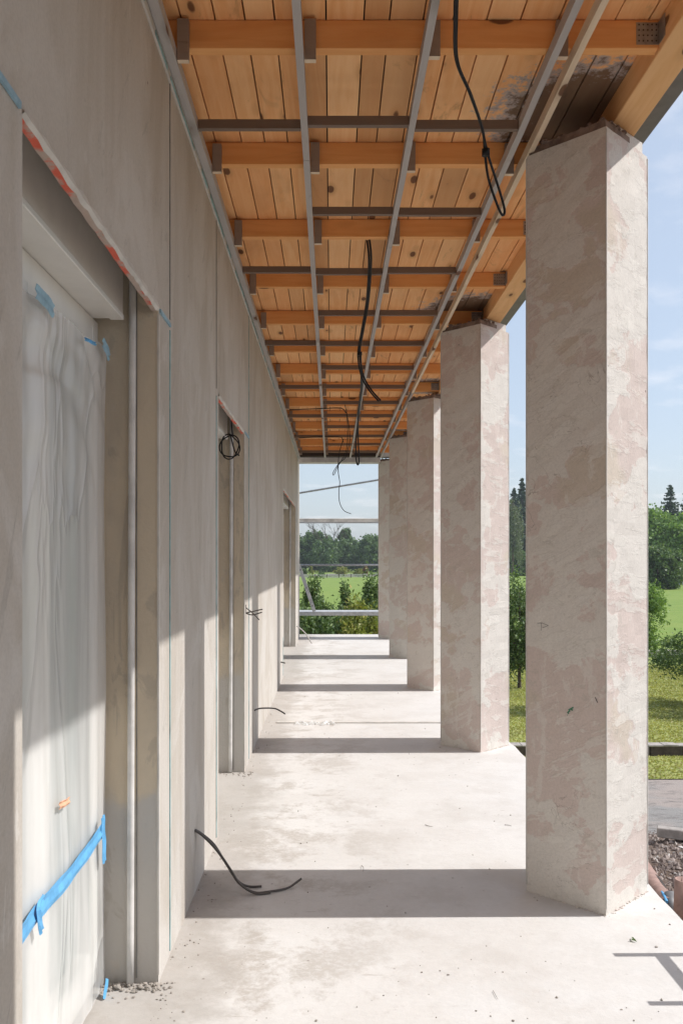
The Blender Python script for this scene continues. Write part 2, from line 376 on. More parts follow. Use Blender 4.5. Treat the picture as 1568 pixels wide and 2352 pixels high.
def prism(bm, pts, z0, z1, mi=0):
    a = [bm.verts.new((x, y, z0)) for x, y in pts]; b = [bm.verts.new((x, y, z1)) for x, y in pts]; n = len(pts)
    for i in range(n): bm.faces.new((a[i], a[(i + 1) % n], b[(i + 1) % n], b[i])).material_index = mi
    bm.faces.new(a[::-1]).material_index = mi; bm.faces.new(b).material_index = mi
def smooth_path(pts, n=8):
    pts = [Vector(p) for p in pts]; out = []
    for i in range(len(pts) - 1):
        p0 = pts[max(i - 1, 0)]; p1 = pts[i]; p2 = pts[i + 1]; p3 = pts[min(i + 2, len(pts) - 1)]
        for k in range(n):
            t = k / n
            out.append(.5 * ((2 * p1) + (p2 - p0) * t + (2 * p0 - 5 * p1 + 4 * p2 - p3) * t * t + (3 * p1 - p0 - 3 * p2 + p3) * t ** 3))
    out.append(pts[-1]); return out
def tube(bm, pts, r, seg=8, r2=None, mi=0):
    pts = [Vector(p) for p in pts]; rings = []; up = Vector((.13, .21, .97)); n = len(pts)
    for i, p in enumerate(pts):
        d = (pts[min(i + 1, n - 1)] - pts[max(i - 1, 0)])
        if d.length < 1e-9: d = Vector((0, 0, 1))
        d.normalize(); a = d.cross(up)
        if a.length < .05: a = d.cross(Vector((1, 0, 0)))
        a.normalize(); b = d.cross(a)
        rr = r if r2 is None else r + (r2 - r) * i / max(1, n - 1)
        rings.append([bm.verts.new(p + rr * (math.cos(2 * math.pi * k / seg) * a + math.sin(2 * math.pi * k / seg) * b)) for k in range(seg)])
    for i in range(n - 1):
        for k in range(seg):
            f = bm.faces.new((rings[i][k], rings[i][(k + 1) % seg], rings[i + 1][(k + 1) % seg], rings[i + 1][k])); f.smooth = True; f.material_index = mi
    for rg, rv in ((rings[0], True), (rings[-1], False)):
        f = bm.faces.new(rg[::-1] if rv else rg); f.material_index = mi
def rough_verts(bm, amt, rnd, sel=None):
    for v in bm.verts:
        if sel is None or sel(v.co): v.co += Vector((rnd.uniform(-amt, amt), rnd.uniform(-amt, amt), rnd.uniform(-amt, amt)))

# ------------------------------------------------------------------ ground
WX = -.61        # wall face
ZG = -3.0        # ground level below the terrace
ZL = -2.78       # upper lawn level
def sheet(name, x0, x1, y0, y1, z, mat, nx=1, ny=1, amp=0, seed=0, kind='structure'):
    bm = bmesh.new(); rnd = random.Random(seed); g = {}
    for i in range(nx + 1):
        for j in range(ny + 1):
            g[i, j] = bm.verts.new((x0 + (x1 - x0) * i / nx, y0 + (y1 - y0) * j / ny, z + rnd.uniform(-amp, amp)))
    for i in range(nx):
        for j in range(ny): bm.faces.new((g[i, j], g[i + 1, j], g[i + 1, j + 1], g[i, j + 1]))
    return tag(obj(name, bm, mat), kind=kind)
sheet('ground', -600, 900, -300, 19.3, ZG, MT['soil'])
sheet('lawn', -1500, 1500, 19.3, 2600, ZL, MT['grass'])
sheet('grass_verge', -60, 120, 17.2, 19.25, ZG + .03, MT['grass'])
sheet('driveway', 2.2, 120, 13.0, 17.2, ZG + .012, MT['drive'])
# old dark kerb wall between verge and lawn
rnd = random.Random(3)
bm = bmesh.new(); x = -20
while x < 60:
    L = rnd.uniform(.7, 1.1); box(bm, x, x + L - .015, 19.2 + rnd.uniform(-.02, .02), 19.42, ZG - .1, ZL + .035 + rnd.uniform(-.012, .012)); x += L
tag(obj('kerb_wall', bm, MT['oldkerb'], bevel=.008), 'low dark old retaining kerb between the mown verge and the lawn', 'kerb')
kw = [o for o in C.collection.objects if o.name == 'kerb_wall'][0]
bm = bmesh.new(); x = -20
while x < 60:
    L = rnd.uniform(.15, .4); z = ZL + .04 + rnd.uniform(-.01, .015); box(bm, x, x + L - .01, 19.17 + rnd.uniform(-.03, .02), 19.46 + rnd.uniform(-.03, .03), ZL + .02, z + .02); x += L
obj('capping', bm, MT['concrete'], kw, bevel=.008)
bm = bmesh.new(); x = 9.0
while x < 17.6:
    L = rnd.uniform(.5, .8); box(bm, x, x + L - .02, 36.6, 36.95, ZL - .05, ZL + .30 + rnd.uniform(-.03, .03)); x += L
tag(obj('stone_border', bm, MT['concrete'], bevel=.02), 'grey stone border lying across the lawn behind the dark leafy tree', 'border')
# grass tufts on the visible near lawns
def grass_tufts(name, areas, n, seed, h=(.02, .05)):
    rg = np.random.default_rng(seed); V = []; 
    tot = sum((a[1] - a[0]) * (a[3] - a[2]) for a in areas)
    for a in areas:
        k = int(n * (a[1] - a[0]) * (a[3] - a[2]) / tot)
        px = rg.uniform(a[0], a[1], k); py = rg.uniform(a[2], a[3], k); pz = np.full(k, a[4])
        an = rg.uniform(0, math.pi, k); hh = rg.uniform(*h, k); ww = rg.uniform(.012, .03, k)
        dx, dy = np.cos(an) * ww, np.sin(an) * ww; lx, ly = rg.normal(0, .03, k), rg.normal(0, .03, k)
        V.append(np.stack([np.stack([px - dx, py - dy, pz], 1), np.stack([px + dx, py + dy, pz], 1), np.stack([px + lx, py + ly, pz + hh], 1)], 1))
    V = np.concatenate(V).reshape(-1, 3); k = len(V) // 3
    me = bpy.data.meshes.new(name); me.from_pydata(V.tolist(), [], np.arange(3 * k).reshape(-1, 3).tolist()); me.materials.append(MT['blade'])
    o = link(bpy.data.objects.new(name, me)); return tag(o, 'short yellowish green grass on the verge and lawn below the columns', 'grass', kind='stuff')
MT['blade'] = mat_leaf('grass_blades', ((.34, .37, .11), (.42, .41, .14), (.52, .46, .22)), .45)
grass_tufts('grass', [(3.5, 12, 17.2, 19.2, ZG + .03), (4, 16, 19.42, 34, ZL)], 90000, 5)

# ------------------------------------------------------------------ terrace floor
def floor_mesh():
    bm = bmesh.new(); x1 = 1.455; rnd = random.Random(8)
    ys = [-5 + i * .12 for i in range(0, 182)]; e = [x1 + rnd.uniform(-.006, .006) for _ in ys]
    lo = [bm.verts.new((-.98, y, 0)) for y in ys]; hi = [bm.verts.new((a, y, 0)) for a, y in zip(e, ys)]
    hb = [bm.verts.new((a, y, -.22)) for a, y in zip(e, ys)]
    for i in range(len(ys) - 1):
        bm.faces.new((lo[i], hi[i], hi[i + 1], lo[i + 1])); bm.faces.new((hi[i], hb[i], hb[i + 1], hi[i + 1]))
    return bm
YEND = -5 + 181 * .12
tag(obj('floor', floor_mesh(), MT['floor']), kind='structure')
bm = bmesh.new(); box(bm, -.98, 1.30, -5, YEND - .1, ZG - .3, -.2); box(bm, -.98, 1.452, -5, YEND - .002, -.21, -.004)
tag(obj('foundation', bm, MT['wall']), kind='structure')

# ------------------------------------------------------------------ house wall with openings
OPEN = [(1.678, 2.996), (4.593, 5.95), (10.8, 14.4)]
ZT = 3.62; ZLINT = 2.38; ZBOX = 2.70; Y0, Y1 = -5.0, 16.2
house = thing('house_wall', 'long shaded beige rendered house wall with three tall door openings', 'wall', (0, 0, 0))
def wall_mesh():
    bm = bmesh.new()
    ys = sorted({Y0, Y1, *[v for o in OPEN for v in o]}); 
    def solid(y, z, top): return not (z < top and any(a < y < b for a, b in OPEN))
    for (xf, xb, top, fr, bk) in ((WX, WX - .022, ZLINT, True, 'r'), (WX - .022, WX - .35, ZBOX, False, True)):
        zs = [0, top, ZT]
        for i in range(len(ys) - 1):
            for j in range(2):
                yc = (ys[i] + ys[i + 1]) / 2; zc = (zs[j] + zs[j + 1]) / 2
                if not solid(yc, zc, top): continue
                y0, y1, z0, z1 = ys[i], ys[i + 1], zs[j], zs[j + 1]
                def q(p, mi):
                    f = bm.faces.new([bm.verts.new(v) for v in p]); f.material_index = mi
                if fr: q([(xf, y0, z0), (xf, y0, z1), (xf, y1, z1), (xf, y1, z0)], 0)
                if bk is True: q([(xb, y0, z0), (xb, y1, z0), (xb, y1, z1), (xb, y0, z1)], 1)
                elif j == 1 and any(a < yc < b for a, b in OPEN): q([(xb, y0, top), (xb, y1, top), (xb, y1, ZBOX), (xb, y0, ZBOX)], 1)
                if i == 0 or not solid((ys[i - 1] + ys[i]) / 2, zc, top): q([(xf, y0, z0), (xb, y0, z0), (xb, y0, z1), (xf, y0, z1)], 1)
                if i == len(ys) - 2 or not solid((ys[i + 1] + ys[min(i + 2, len(ys) - 1)]) / 2, zc, top): q([(xf, y1, z0), (xf, y1, z1), (xb, y1, z1), (xb, y1, z0)], 0 if i == len(ys) - 2 else 1)
                if j == 1 and not solid(yc, .5, top): q([(xf, y0, z0), (xf, y1, z0), (xb, y1, z0), (xb, y0, z0)], 1)
    bmesh.ops.remove_doubles(bm, verts=bm.verts[:], dist=1e-5)
    return bm
obj('wall', wall_mesh(), [MT['wall'], MT['reveal']], house)
# vertical joints with strips
def vstrip(y, z0, z1, w, mat, name, proud=.003, lean=0):
    bm = bmesh.new(); n = 24; rnd = random.Random(int(y * 100)); 
    pts = [(y + rnd.uniform(-.0015, .0015), z0 + (z1 - z0) * i / n) for i in range(n + 1)]
    ring = []
    for yy, z in pts:
        ring.append([bm.verts.new((WX, yy - w / 2, z)), bm.verts.new((WX + proud, yy - w / 2, z)), bm.verts.new((WX + proud, yy + w / 2, z)), bm.verts.new((WX, yy + w / 2, z))])
    for a, b in zip(ring, ring[1:]):
        for k in range(3): bm.faces.new((a[k], a[k + 1], b[k + 1], b[k]))
    return obj(name, bm, mat, house)
vstrip(3.205, .02, 2.36, .012, MT['teal'], 'joint_strip')
vstrip(3.205, 2.40, 3.3, .010, MT['seam_shade'], 'joint_strip')
vstrip(4.50, .02, 2.36, .016, MT['teal'], 'joint_strip')
vstrip(4.50, 2.40, 3.3, .010, MT['seam_shade'], 'joint_strip')
vstrip(6.27, .02, 3.3, .016, MT['teal'], 'joint_strip')
vstrip(10.73, .02, .5, .05, MT['teal'], 'joint_strip')
# strip under the ceiling
bm = bmesh.new(); box(bm, WX, WX + .008, -4, 15.6, 3.290, 3.318)
obj('edge_strip', bm, MT['bead'], house)
rnd = random.Random(12); bm = bmesh.new(); y = 1.0
while y < 15:
    L = rnd.uniform(.15, .6); box(bm, WX + .008, WX + .0105, y, y + L, 3.291, 3.291 + rnd.uniform(.012, .022)); y += L + rnd.uniform(.02, .25)
obj('tape_trim', bm, MT['teal'], house)
# lintel edges with red marks
for k, (a, b) in enumerate(OPEN):
    bm = bmesh.new(); n = 40; rnd = random.Random(20 + k); R_ = []
    for i in range(n + 1):
        y = a + (b - a) * i / n; d = rnd.uniform(-.006, .004)
        R_.append([bm.verts.new((WX + .003, y, ZLINT + .012 - d)), bm.verts.new((WX + .005, y, ZLINT + .001 + d * .5)), bm.verts.new((WX - .003, y, ZLINT - .008 + d)), bm.verts.new((WX - .021, y, ZLINT - .009 + d * .5))])
    for p, q in zip(R_, R_[1:]):
        for j in range(3): bm.faces.new((p[j], q[j], q[j + 1], p[j + 1])).material_index = (0, 0, 1)[j]
    obj('lintel_edge', bm, [MT['bead'], MT['red']], house)
# corner beads at far jambs
for (a, b) in OPEN:
    bm = bmesh.new(); box(bm, WX - .004, WX + .003, b - .003, b + .010, .03, ZLINT - .02); obj('corner_bead', bm, MT['bead'], house)
# blue strips continuing the lintel line
def bluestrip(y0, y1, z, name='edge_tape'):
    bm = bmesh.new(); n = 6
    for i in range(n):
        pass
    box(bm, WX + .001, WX + .007, y0, y1, z - .008, z + .006); return obj(name, bm, MT['pale_tape'], house)
bluestrip(1.35, 1.655, ZLINT + .004); bluestrip(3.01, 3.20, ZLINT - .002); bluestrip(5.96, 6.26, ZLINT + .006)

# windows (frame, box) in each opening; only the first wears a film in view
def window(a, b):
    t = bpy.data.objects.new('window', None); link(t); t.parent = house
    xi = -.822; W = b - a; m = (a + b) / 2
    bm = bmesh.new()
    box(bm, xi - .07, xi, a + .002, a + .07, .02, 2.33); box(bm, xi - .07, xi, b - .07, b - .002, .02, 2.33)
    box(bm, xi - .07, xi, a + .07, b - .07, 2.24, 2.33); box(bm, xi - .07, xi, a + .07, b - .07, .02, .09)
    obj('frame', bm, MT['pvc'], t, bevel=.003)
    for (s0, s1) in ((a + .075, m - .005), (m + .005, b - .075)):
        bm = bmesh.new(); x0, x1 = xi - .055, xi + .018
        box(bm, x0, x1, s0, s0 + .085, .095, 2.235); box(bm, x0, x1, s1 - .085, s1, .095, 2.235)
        box(bm, x0, x1, s0 + .085, s1 - .085, 2.15, 2.235); box(bm, x0, x1, s0 + .085, s1 - .085, .095, .18)
        obj('sash', bm, MT['pvc'], t, bevel=.004)
        bm = bmesh.new(); box(bm, xi - .035, xi - .025, s0 + .083, s1 - .083, .178, 2.152); obj('pane', bm, MT['glass'], t)
    bm = bmesh.new(); box(bm, -.90, -.722, a + .002, b - .05, 2.345, 2.695); o = obj('shutter_box', bm, MT['box'], t, bevel=.003)
    bm = bmesh.new(); box(bm, -.765, -.718, a + .003, b - .055, 2.325, 2.344); obj('shutter_rail', bm, MT['pvc'], t, bevel=.002)
    bm = bmesh.new(); box(bm, -.86, -.766, a + .003, b - .055, 2.331, 2.3435); obj('head_profile', bm, MT['pvc'], t)
    # conduit in the far reveal
    bm = bmesh.new(); tube(bm, smooth_path([(-.705, b - .018, .01), (-.703, b - .017, .6), (-.700, b - .019, 1.5), (-.698, b - .016, 2.1), (-.697, b - .016, 2.69)], 3), .0125, 12)
    obj('conduit', bm, MT['conduit'], t)
    bm = bmesh.new(); box(bm, -.688, -.6845, b - .0025, b - .0002, .02, 2.68); obj('conduit_shade', bm, MT['seam_shade'], t)  # dark strip painted in as the shadow beside the conduit
    bm = bmesh.new(); box(bm, -1.4, -1.38, a - .3, b + .3, 0, 2.7); obj('unlit_room_back', bm, MT['dark'], t)  # dark sheet stands in for the shade of the room behind
    return t
for a, b in OPEN: window(a, b)

# ------------------------------------------------------------------ protective film over first window
def film():
    rg = random.Random(4); bm = bmesh.new(); ny, nz = 60, 120; g = {}
    a, b = 1.70, 2.978
    for i in range(ny + 1):
        for j in range(nz + 1):
            u, v = i / ny, j / nz; y = a + (b - a) * u
            top = 2.225 - .02 * math.sin(u * 7) + (.02 if u > .9 else 0); z = .015 + (top - .015) * v
            x = -.794 + .0025 * math.sin(u * 23 + 3 * math.sin(v * 2.3)) * (.3 + v) + .0015 * math.sin(u * 75 + v * 6) + .003 * math.sin(v * 11 + u * 9)
            if v > .68:
                k = (v - .68) / .32; sw = v + .16 * (2 * u - 1) ** 2
                x += (.007 * k * (1 + math.sin(46 * sw)) + .003 * k * math.sin(90 * sw + 5 * u)) * min(1, (1 - u) * 8 + .25)
                z -= .03 * k * (1 - (2 * u - 1) ** 2) * (1 if v > .9 else .3)
            g[i, j] = bm.verts.new((x, y, z))
    for i in range(ny):
        for j in range(nz): bm.faces.new((g[i, j], g[i + 1, j], g[i + 1, j + 1], g[i, j + 1]))
    o = obj('plastic_sheet', bm, MT['film'], smooth=True)
    return tag(o, 'milky creased plastic sheet hung over the nearest door opening', 'plastic sheet')
film()
def tape(name, pts, width, label, mat='blue_tape', x=-.781, twist=0, seed=1):
    """ribbon in the y-z plane with wrinkles"""
    rnd = random.Random(seed); bm = bmesh.new(); P_ = smooth_path([(0, *p) for p in pts], 8); pr = None
    for i, p in enumerate(P_):
        d = (P_[min(i + 1, len(P_) - 1)] - P_[max(i - 1, 0)]).normalized(); nrm = Vector((0, -d.z, d.y))
        w_ = width / 2 * (1 + rnd.uniform(-.05, .05)); row = []
        for k, s in enumerate((-1, -.4, .3, 1)):
            q = p + nrm * w_ * s; row.append(bm.verts.new((x + .0012 * math.sin(i * .8 + k * 2) + .0035 * (k % 2), q.y, q.z)))
        if pr:
            for k in range(3): bm.faces.new((pr[k], pr[k + 1], row[k + 1], row[k]))
        pr = row
    sol = obj(name, bm, MT[mat], smooth=False)
    md = sol.modifiers.new('thickness', 'SOLIDIFY'); md.thickness = .0012
    return tag(sol, label, 'masking tape')
XF = .786
MT['orange_mark'] = simple('pale_orange_mark', (.75, .42, .27), .6)
def FP(x, y):  # point on the film plane
    D = XF * 1950 / (761 - x); return (D, EYE + (1282 - y) * D / 1950)
tape('masking_tape', [FP(38, 2155), FP(85, 2090), FP(140, 2030), FP(190, 1965), FP(232, 1905)], .055, 'long bright blue tape running diagonally across the lower plastic sheet', seed=2)
tape('masking_tape', [FP(229, 1875), FP(231, 1920), FP(233, 1980)], .032, 'short upright blue tape where the long diagonal tape meets the reveal', x=-.777, seed=3)
tape('masking_tape', [FP(88, 2062), FP(76, 2090), FP(84, 2140)], .024, 'small torn blue tape flap crossing the lower end of the diagonal tape', x=-.773, seed=4)
tape('masking_tape', [FP(236, 2248), FP(230, 2295)], .026, 'torn blue tape scrap at the foot of the plastic sheet', x=-.773, seed=5)
tape('masking_tape', [FP(62, 668), FP(85, 690), FP(104, 716)], .038, 'faded blue tape patch at the top left of the plastic sheet', 'pale_tape', x=-.764, seed=6)
tape('masking_tape', [FP(176, 778), FP(202, 790)], .010, 'tiny blue tape scrap in the middle of the sheet top', x=-.762, seed=7)
tape('masking_tape', [FP(130, 1850), FP(140, 1846), FP(153, 1838)], .022, 'small pale orange mark on the plastic sheet above the diagonal tape', 'orange_mark', x=-.779, seed=9)  # orange mark on the sheet, drawn as a small ribbon
tape('masking_tape', [FP(223, 786), FP(231, 800), FP(238, 822)], .034, 'faded blue tape patch at the top right corner of the plastic sheet', 'pale_tape', x=-.768, seed=8)

# ------------------------------------------------------------------ columns
YC = [1.385, 3.828, 6.82, 9.84, 12.88, 15.90]
CX = 1.150; HR = .272
def shaft_mesh():
    bm = bmesh.new(); nz = 60; rnd = random.Random(77); rings = []
    for j in range(nz + 1):
        z = 3.31 * j / nz
        r = []
        for (dx, dy) in ((-1, 0), (0, -1), (1, 0), (0, 1)):
            for s in range(6):
                # six points along each face starting at the corner
                nx, ny = {(-1, 0): (0, -1), (0, -1): (1, 0), (1, 0): (0, 1), (0, 1): (-1, 0)}[(dx, dy)]
                t = s / 6; px, py = dx + (nx - dx) * t, dy + (ny - dy) * t
                am = .0012 if s == 0 else .0022
                r.append(bm.verts.new((px * HR + rnd.uniform(-am, am), py * HR + rnd.uniform(-am, am), z)))
        rings.append(r)
    n = len(rings[0])
    for a, b in zip(rings, rings[1:]):
        for k in range(n): bm.faces.new((a[k], a[(k + 1) % n], b[(k + 1) % n], b[k]))
    bm.faces.new(rings[0][::-1]); bm.faces.new(rings[-1])
    return bm
def crumb(bm, c, r, rnd):
    q = bmesh.ops.create_icosphere(bm, subdivisions=1, radius=r)
    sc = Vector((rnd.uniform(.7, 1.3), rnd.uniform(.7, 1.3), rnd.uniform(.5, .9)))
    for v in q['verts']: v.co = Vector((v.co.x * sc.x, v.co.y * sc.y, v.co.z * sc.z)) * rnd.uniform(.75, 1.2) + Vector(c)
def col_proto():
    t = thing('plaster_column', '', 'column')
    obj('shaft', shaft_mesh(), MT['column'], t)
    for (cx, cy) in ((0, -1), (-1, 0), (1, 0)):
        bm = bmesh.new(); box(bm, cx * HR - .0025, cx * HR + .0025, cy * HR - .0025, cy * HR + .0025, .03, 3.30); 
        bmesh.ops.rotate(bm, verts=bm.verts[:], cent=(cx * HR, cy * HR, 0), matrix=Matrix.Rotation(R(45), 3, 'Z'))
        obj('corner_bead', bm, MT['bead'], t)
    bm = bmesh.new(); rnd = random.Random(5); h = HR - .012
    prism(bm, [(-h, 0), (0, -h), (h * .6, -h * .4), (h * .6, h * .4), (0, h)], 3.309, 3.345)
    for i in range(34):
        u = rnd.random(); f = rnd.choice((0, 0, 1)); px, py = (-h * (1 - u), -h * u) if f == 0 else (h * u * .5, -h * (1 - u * .5))
        crumb(bm, (px * .93, py * .93, 3.346 + rnd.uniform(-.004, .012)), rnd.uniform(.008, .022), rnd)
    obj('cap', bm, MT['cap'], t)
    bm = bmesh.new(); prism(bm, [(h * .20, -h * .72), (h * .96, 0), (h * .20, h * .72)], 3.309, 3.372); obj('bearing_block', bm, MT['column'], t)
    bm = bmesh.new(); rnd = random.Random(15)
    for i in range(120):
        u = rnd.random(); f = rnd.choice((0, 1, 1)); s = HR + abs(rnd.gauss(0, .008))
        px, py = (-s * (1 - u), -s * u) if f == 0 else (s * u, -s * (1 - u)); crumb(bm, (px, py, rnd.uniform(-.001, .002)), rnd.choice((.002, .003, .003, .004, .007)), rnd)
    obj('mortar_fillet', bm, MT['column'], t)
    return t
LBL = ['plastered column standing just behind the viewpoint, beyond the right edge of the picture',
       'nearest visible plastered column, large in front on the right with pink and grey patches',
       'second plastered column from the viewer, its bright side facing the garden',
       'third plastered column from the viewer, narrow bright sunlit side on its right',
       'fourth plastered column from the viewer, partly hidden with only its shaded side showing',
       'farthest plastered column, standing at the end curb beside the open end']
cp = col_proto()
for i, y in enumerate(YC):
    o = cp if i == 0 else copy_tree(cp)
    o.location = (CX, y, 0); tag(o, LBL[i], 'column', 'row of plastered columns')
def col_mark(name, lines, w_, mat, off=.0012):
    bm = bmesh.new()
    def fp(px, py):
        q = (px - 761) / 1950; X = q * (YC[1] + CX - HR) / (1 + q); Y = YC[1] + CX - HR - X
        return Vector((X - CX - off, Y - YC[1] - off, EYE + (1282 - py) * Y / 1950))
    for ln in lines:
        pts = [fp(*p) for p in ln]
        for a, b in zip(pts, pts[1:]):
            d = (b - a).normalized(); n_ = d.cross(Vector((-1, -1, 0)).normalized()) * w_ / 2
            bm.faces.new([bm.verts.new(v) for v in (a + n_, b + n_ * .8, b - n_, a - n_)])
    return obj(name, bm, MT[mat], near_col)
near_col = [o for o in C.collection.objects if o.name.startswith('plaster_column') and abs(o.location.y - YC[1]) < .01][0]
k_ = .2677
zx = lambda x, y: (1148.4 + k_ * x, 1091 + k_ * y)
zy = lambda x, y: (1148.4 + k_ * x, 1493 + k_ * y)
col_mark('pencil_mark', [[zx(320, 1273), zx(345, 1270), zx(366, 1271)], [zx(352, 1270), zx(351, 1335)], [zx(366, 1274), zx(412, 1290), zx(388, 1302), zx(360, 1311)]], .0017, 'wire')
col_mark('green_smear', [[zy(572, 562), zy(578, 535), zy(600, 520)], [zy(575, 535), zy(590, 545)], [zy(585, 515), zy(628, 492)], [zy(606, 508), zy(622, 518)]], .007, 'greenp')
col_mark('dark_scratch', [[zy(815, 405), zy(822, 425), zy(835, 452)]], .004, 'wire')
cols = [o for o in C.collection.objects if o.name.startswith('plaster_column')]

bm = bmesh.new(); box(bm, WX + .001, 1.30, -1.6, -1.35, .002, 3.49)  # unseen wall, added to keep light off the near house wall
tag(obj('added_rear_wall', bm, MT['wall']), 'unseen cross wall added behind the viewpoint to dim the near house wall', 'wall')
# ------------------------------------------------------------------ roof
ZB = 3.495      # underside of boards
ZJ = 3.39       # underside of joists
YJ = [3.145 - .925 * 3, 3.145 - .925 * 2, 3.145 - .925] + [3.145 + .925 * i for i in range(14)]
roof = thing('timber_roof', 'open timber roof over the terrace with orange boards and joists', 'roof')
def boards():
    rnd = random.Random(31); bm = bmesh.new(); x = -.64
    while x < 1.462:
        wd = rnd.choice((.085, .095, .11, .125, .14)); x1 = min(x + wd, 1.462)
        k = 0; y = -5.0
        while y < 15.55:
            k = rnd.choice((1, 2, 2, 3, 4)); nj = [j for j in YJ if j > y + .3]
            yn = nj[min(k, len(nj)) - 1] + .02 if nj else 15.55
            if not nj: yn = 15.55
            dz = rnd.uniform(0, .003)
            box(bm, x + .003, x1 - .003, y + .0015, yn - .0015, ZB + dz, ZB + .024)
            y = yn
        x += wd
    return bm
obj('ceiling_board', boards(), MT['boards'], roof)
bm = bmesh.new(); box(bm, -.98, 1.47, -5, 15.60, ZB + .03, ZB + .09); obj('light_block_deck', bm, MT['dark'], roof)  # unseen slab added over the boards to block light through their gaps
XB0, XB1 = 1.212, 1.344
for i, y in enumerate(YJ):
    bm = bmesh.new(); rr = random.Random(i); s = rr.uniform(-.003, .003)
    box(bm, WX + .001, XB0 - .001, y, y + .045, ZJ + s, ZB - .001)
    j = obj('joist', bm, MT['joist'], roof, bevel=.002)
    bm = bmesh.new(); box(bm, XB0 - .085, XB0 - .001, y - .003, y - .0005, ZJ + .012, ZB - .012); box(bm, XB0 - .0035, XB0 - .0005, y - .06, y - .004, ZJ + .012, ZB - .012)
    pl = obj('bracket', bm, MT['metal'], j)
    bm = bmesh.new()
    for a in range(5):
        for b in range(4): box(bm, XB0 - .078 + a * .016, XB0 - .073 + a * .016, y - .0045, y - .003, ZJ + .022 + b * .02, ZJ + .027 + b * .02)
    obj('bracket_hole', bm, MT['dark'], j)
bm = bmesh.new(); box(bm, XB0, XB1, -5, 15.60, 3.375, ZB - .001); obj('edge_beam', bm, MT['beam'], roof, bevel=.003)
bm = bmesh.new(); box(bm, XB1 + .002, 1.452, -5, 15.6, ZB - .022, ZB - .003); obj('soffit_board', bm, MT['beam'], roof)
bm = bmesh.new(); box(bm, 1.455, 1.492, -5, 15.62, 3.487, 3.60); box(bm, 1.40, 1.4545, -5, 15.62, 3.465, 3.4725); obj('fascia', bm, MT['fascia'], roof)
bm = bmesh.new(); box(bm, WX, .88, 15.30, 15.52, 3.34, ZB - .002); obj('end_board', bm, MT['dark'], roof)

# ------------------------------------------------------------------ suspended battens
frame = thing('batten_frame', 'grid of thin grey battens hung beneath the orange roof joists', 'ceiling frame')
BX = [(-.603, -.568), (-.130, -.101), (.328, .355), (.797, .824), (.884, .908)]
ZBT = 3.325; BH = .048
for i, (a, b) in enumerate(BX):
    cuts = [-4.8, .8, 3.9, 7.6, 11.2, 15.55] if i % 2 else [-4.8, 2.1, 5.7, 9.4, 12.6, 15.55]
    for c0, c1 in zip(cuts, cuts[1:]):
        rr = random.Random(i * 10 + int(c0)); bm = bmesh.new(); n = 12; prev = None
        o1, o2 = 0, 0
        for k in range(n + 1):
            y = c0 + .001 + (c1 - c0 - .002) * k / n; dz = rr.uniform(-.0015, .0015); dxx = rr.uniform(-.001, .001)
            ring = [bm.verts.new(p) for p in ((a + dxx, y, ZBT + dz), (b + dxx, y, ZBT + dz), (b + dxx, y, ZBT + BH + dz), (a + dxx, y, ZBT + BH + dz))]
            if prev:
                for q in range(4): bm.faces.new((prev[q], prev[(q + 1) % 4], ring[(q + 1) % 4], ring[q]))
            else: bm.faces.new(ring[::-1])
            prev = ring
        bm.faces.new(prev)
        obj('batten', bm, MT['batten_pale'] if (i == 4 and c0 < 6) else MT['batten'], frame)  # near lengths of the last batten are paler
for k in range(-3, 13):
    y = 3.60 + .925 * k
    for i in range(3):
        if i == 0 and k % 2: continue
        rr = random.Random(k * 7 + i); d = rr.uniform(-.02, .02); bm = bmesh.new()
        box(bm, BX[i][1] + .001, BX[i + 1][0] - .001, y + d, y + d + .026, ZBT + .004, ZBT + .044)
        obj('cross_batten', bm, MT['cross'], frame, bevel=.001)
for y in YJ:
    for i in range(4):
        rr = random.Random(int(y * 10) + i); w0 = BX[i][1] + .002; dz = rr.uniform(-.004, .02)
        bm = bmesh.new(); box(bm, w0, w0 + .042, y - .0285, y - .005, ZBT + .008 + dz, ZB - .012 - rr.uniform(0, .01))
        bm.normal_update()
        for f in bm.faces:
            if f.normal.z < -.9 or all(v.co.z < ZBT + .04 for v in f.verts): f.material_index = 1  # paler bottom: sawn end, with light off the floor put into the colour
        obj('hanger', bm, [MT['cross'], MT['batten_pale']], frame)

# ------------------------------------------------------------------ end lintel
bm = bmesh.new(); box(bm, WX + .0, .90, 15.72, 16.0, 3.275, 3.40); 
el = obj('end_lintel', bm, MT['bead'], bevel=.004); tag(el, 'pale lintel spanning the open far end between wall and last column', 'lintel')
bm = bmesh.new(); box(bm, .902, 1.40, 15.735, 16.0, 3.385, 3.46)

obj('end_rail', bm, MT['bead'], el)

# ------------------------------------------------------------------ cables
def cable(label, strands, r, name='cable', mat='cable', group=None, extra=None, cat='cable'):
    bm = bmesh.new()
    for s in strands: tube(bm, smooth_path(s, 8), r, 8)
    if extra: extra(bm)
    return tag(obj(name, bm, MT[mat], smooth=True), label, cat, group)
def tie(bm, p, r):
    tube(bm, [Vector(p) + Vector((0, 0, .012)), Vector(p) - Vector((0, 0, .012))], r, 8)
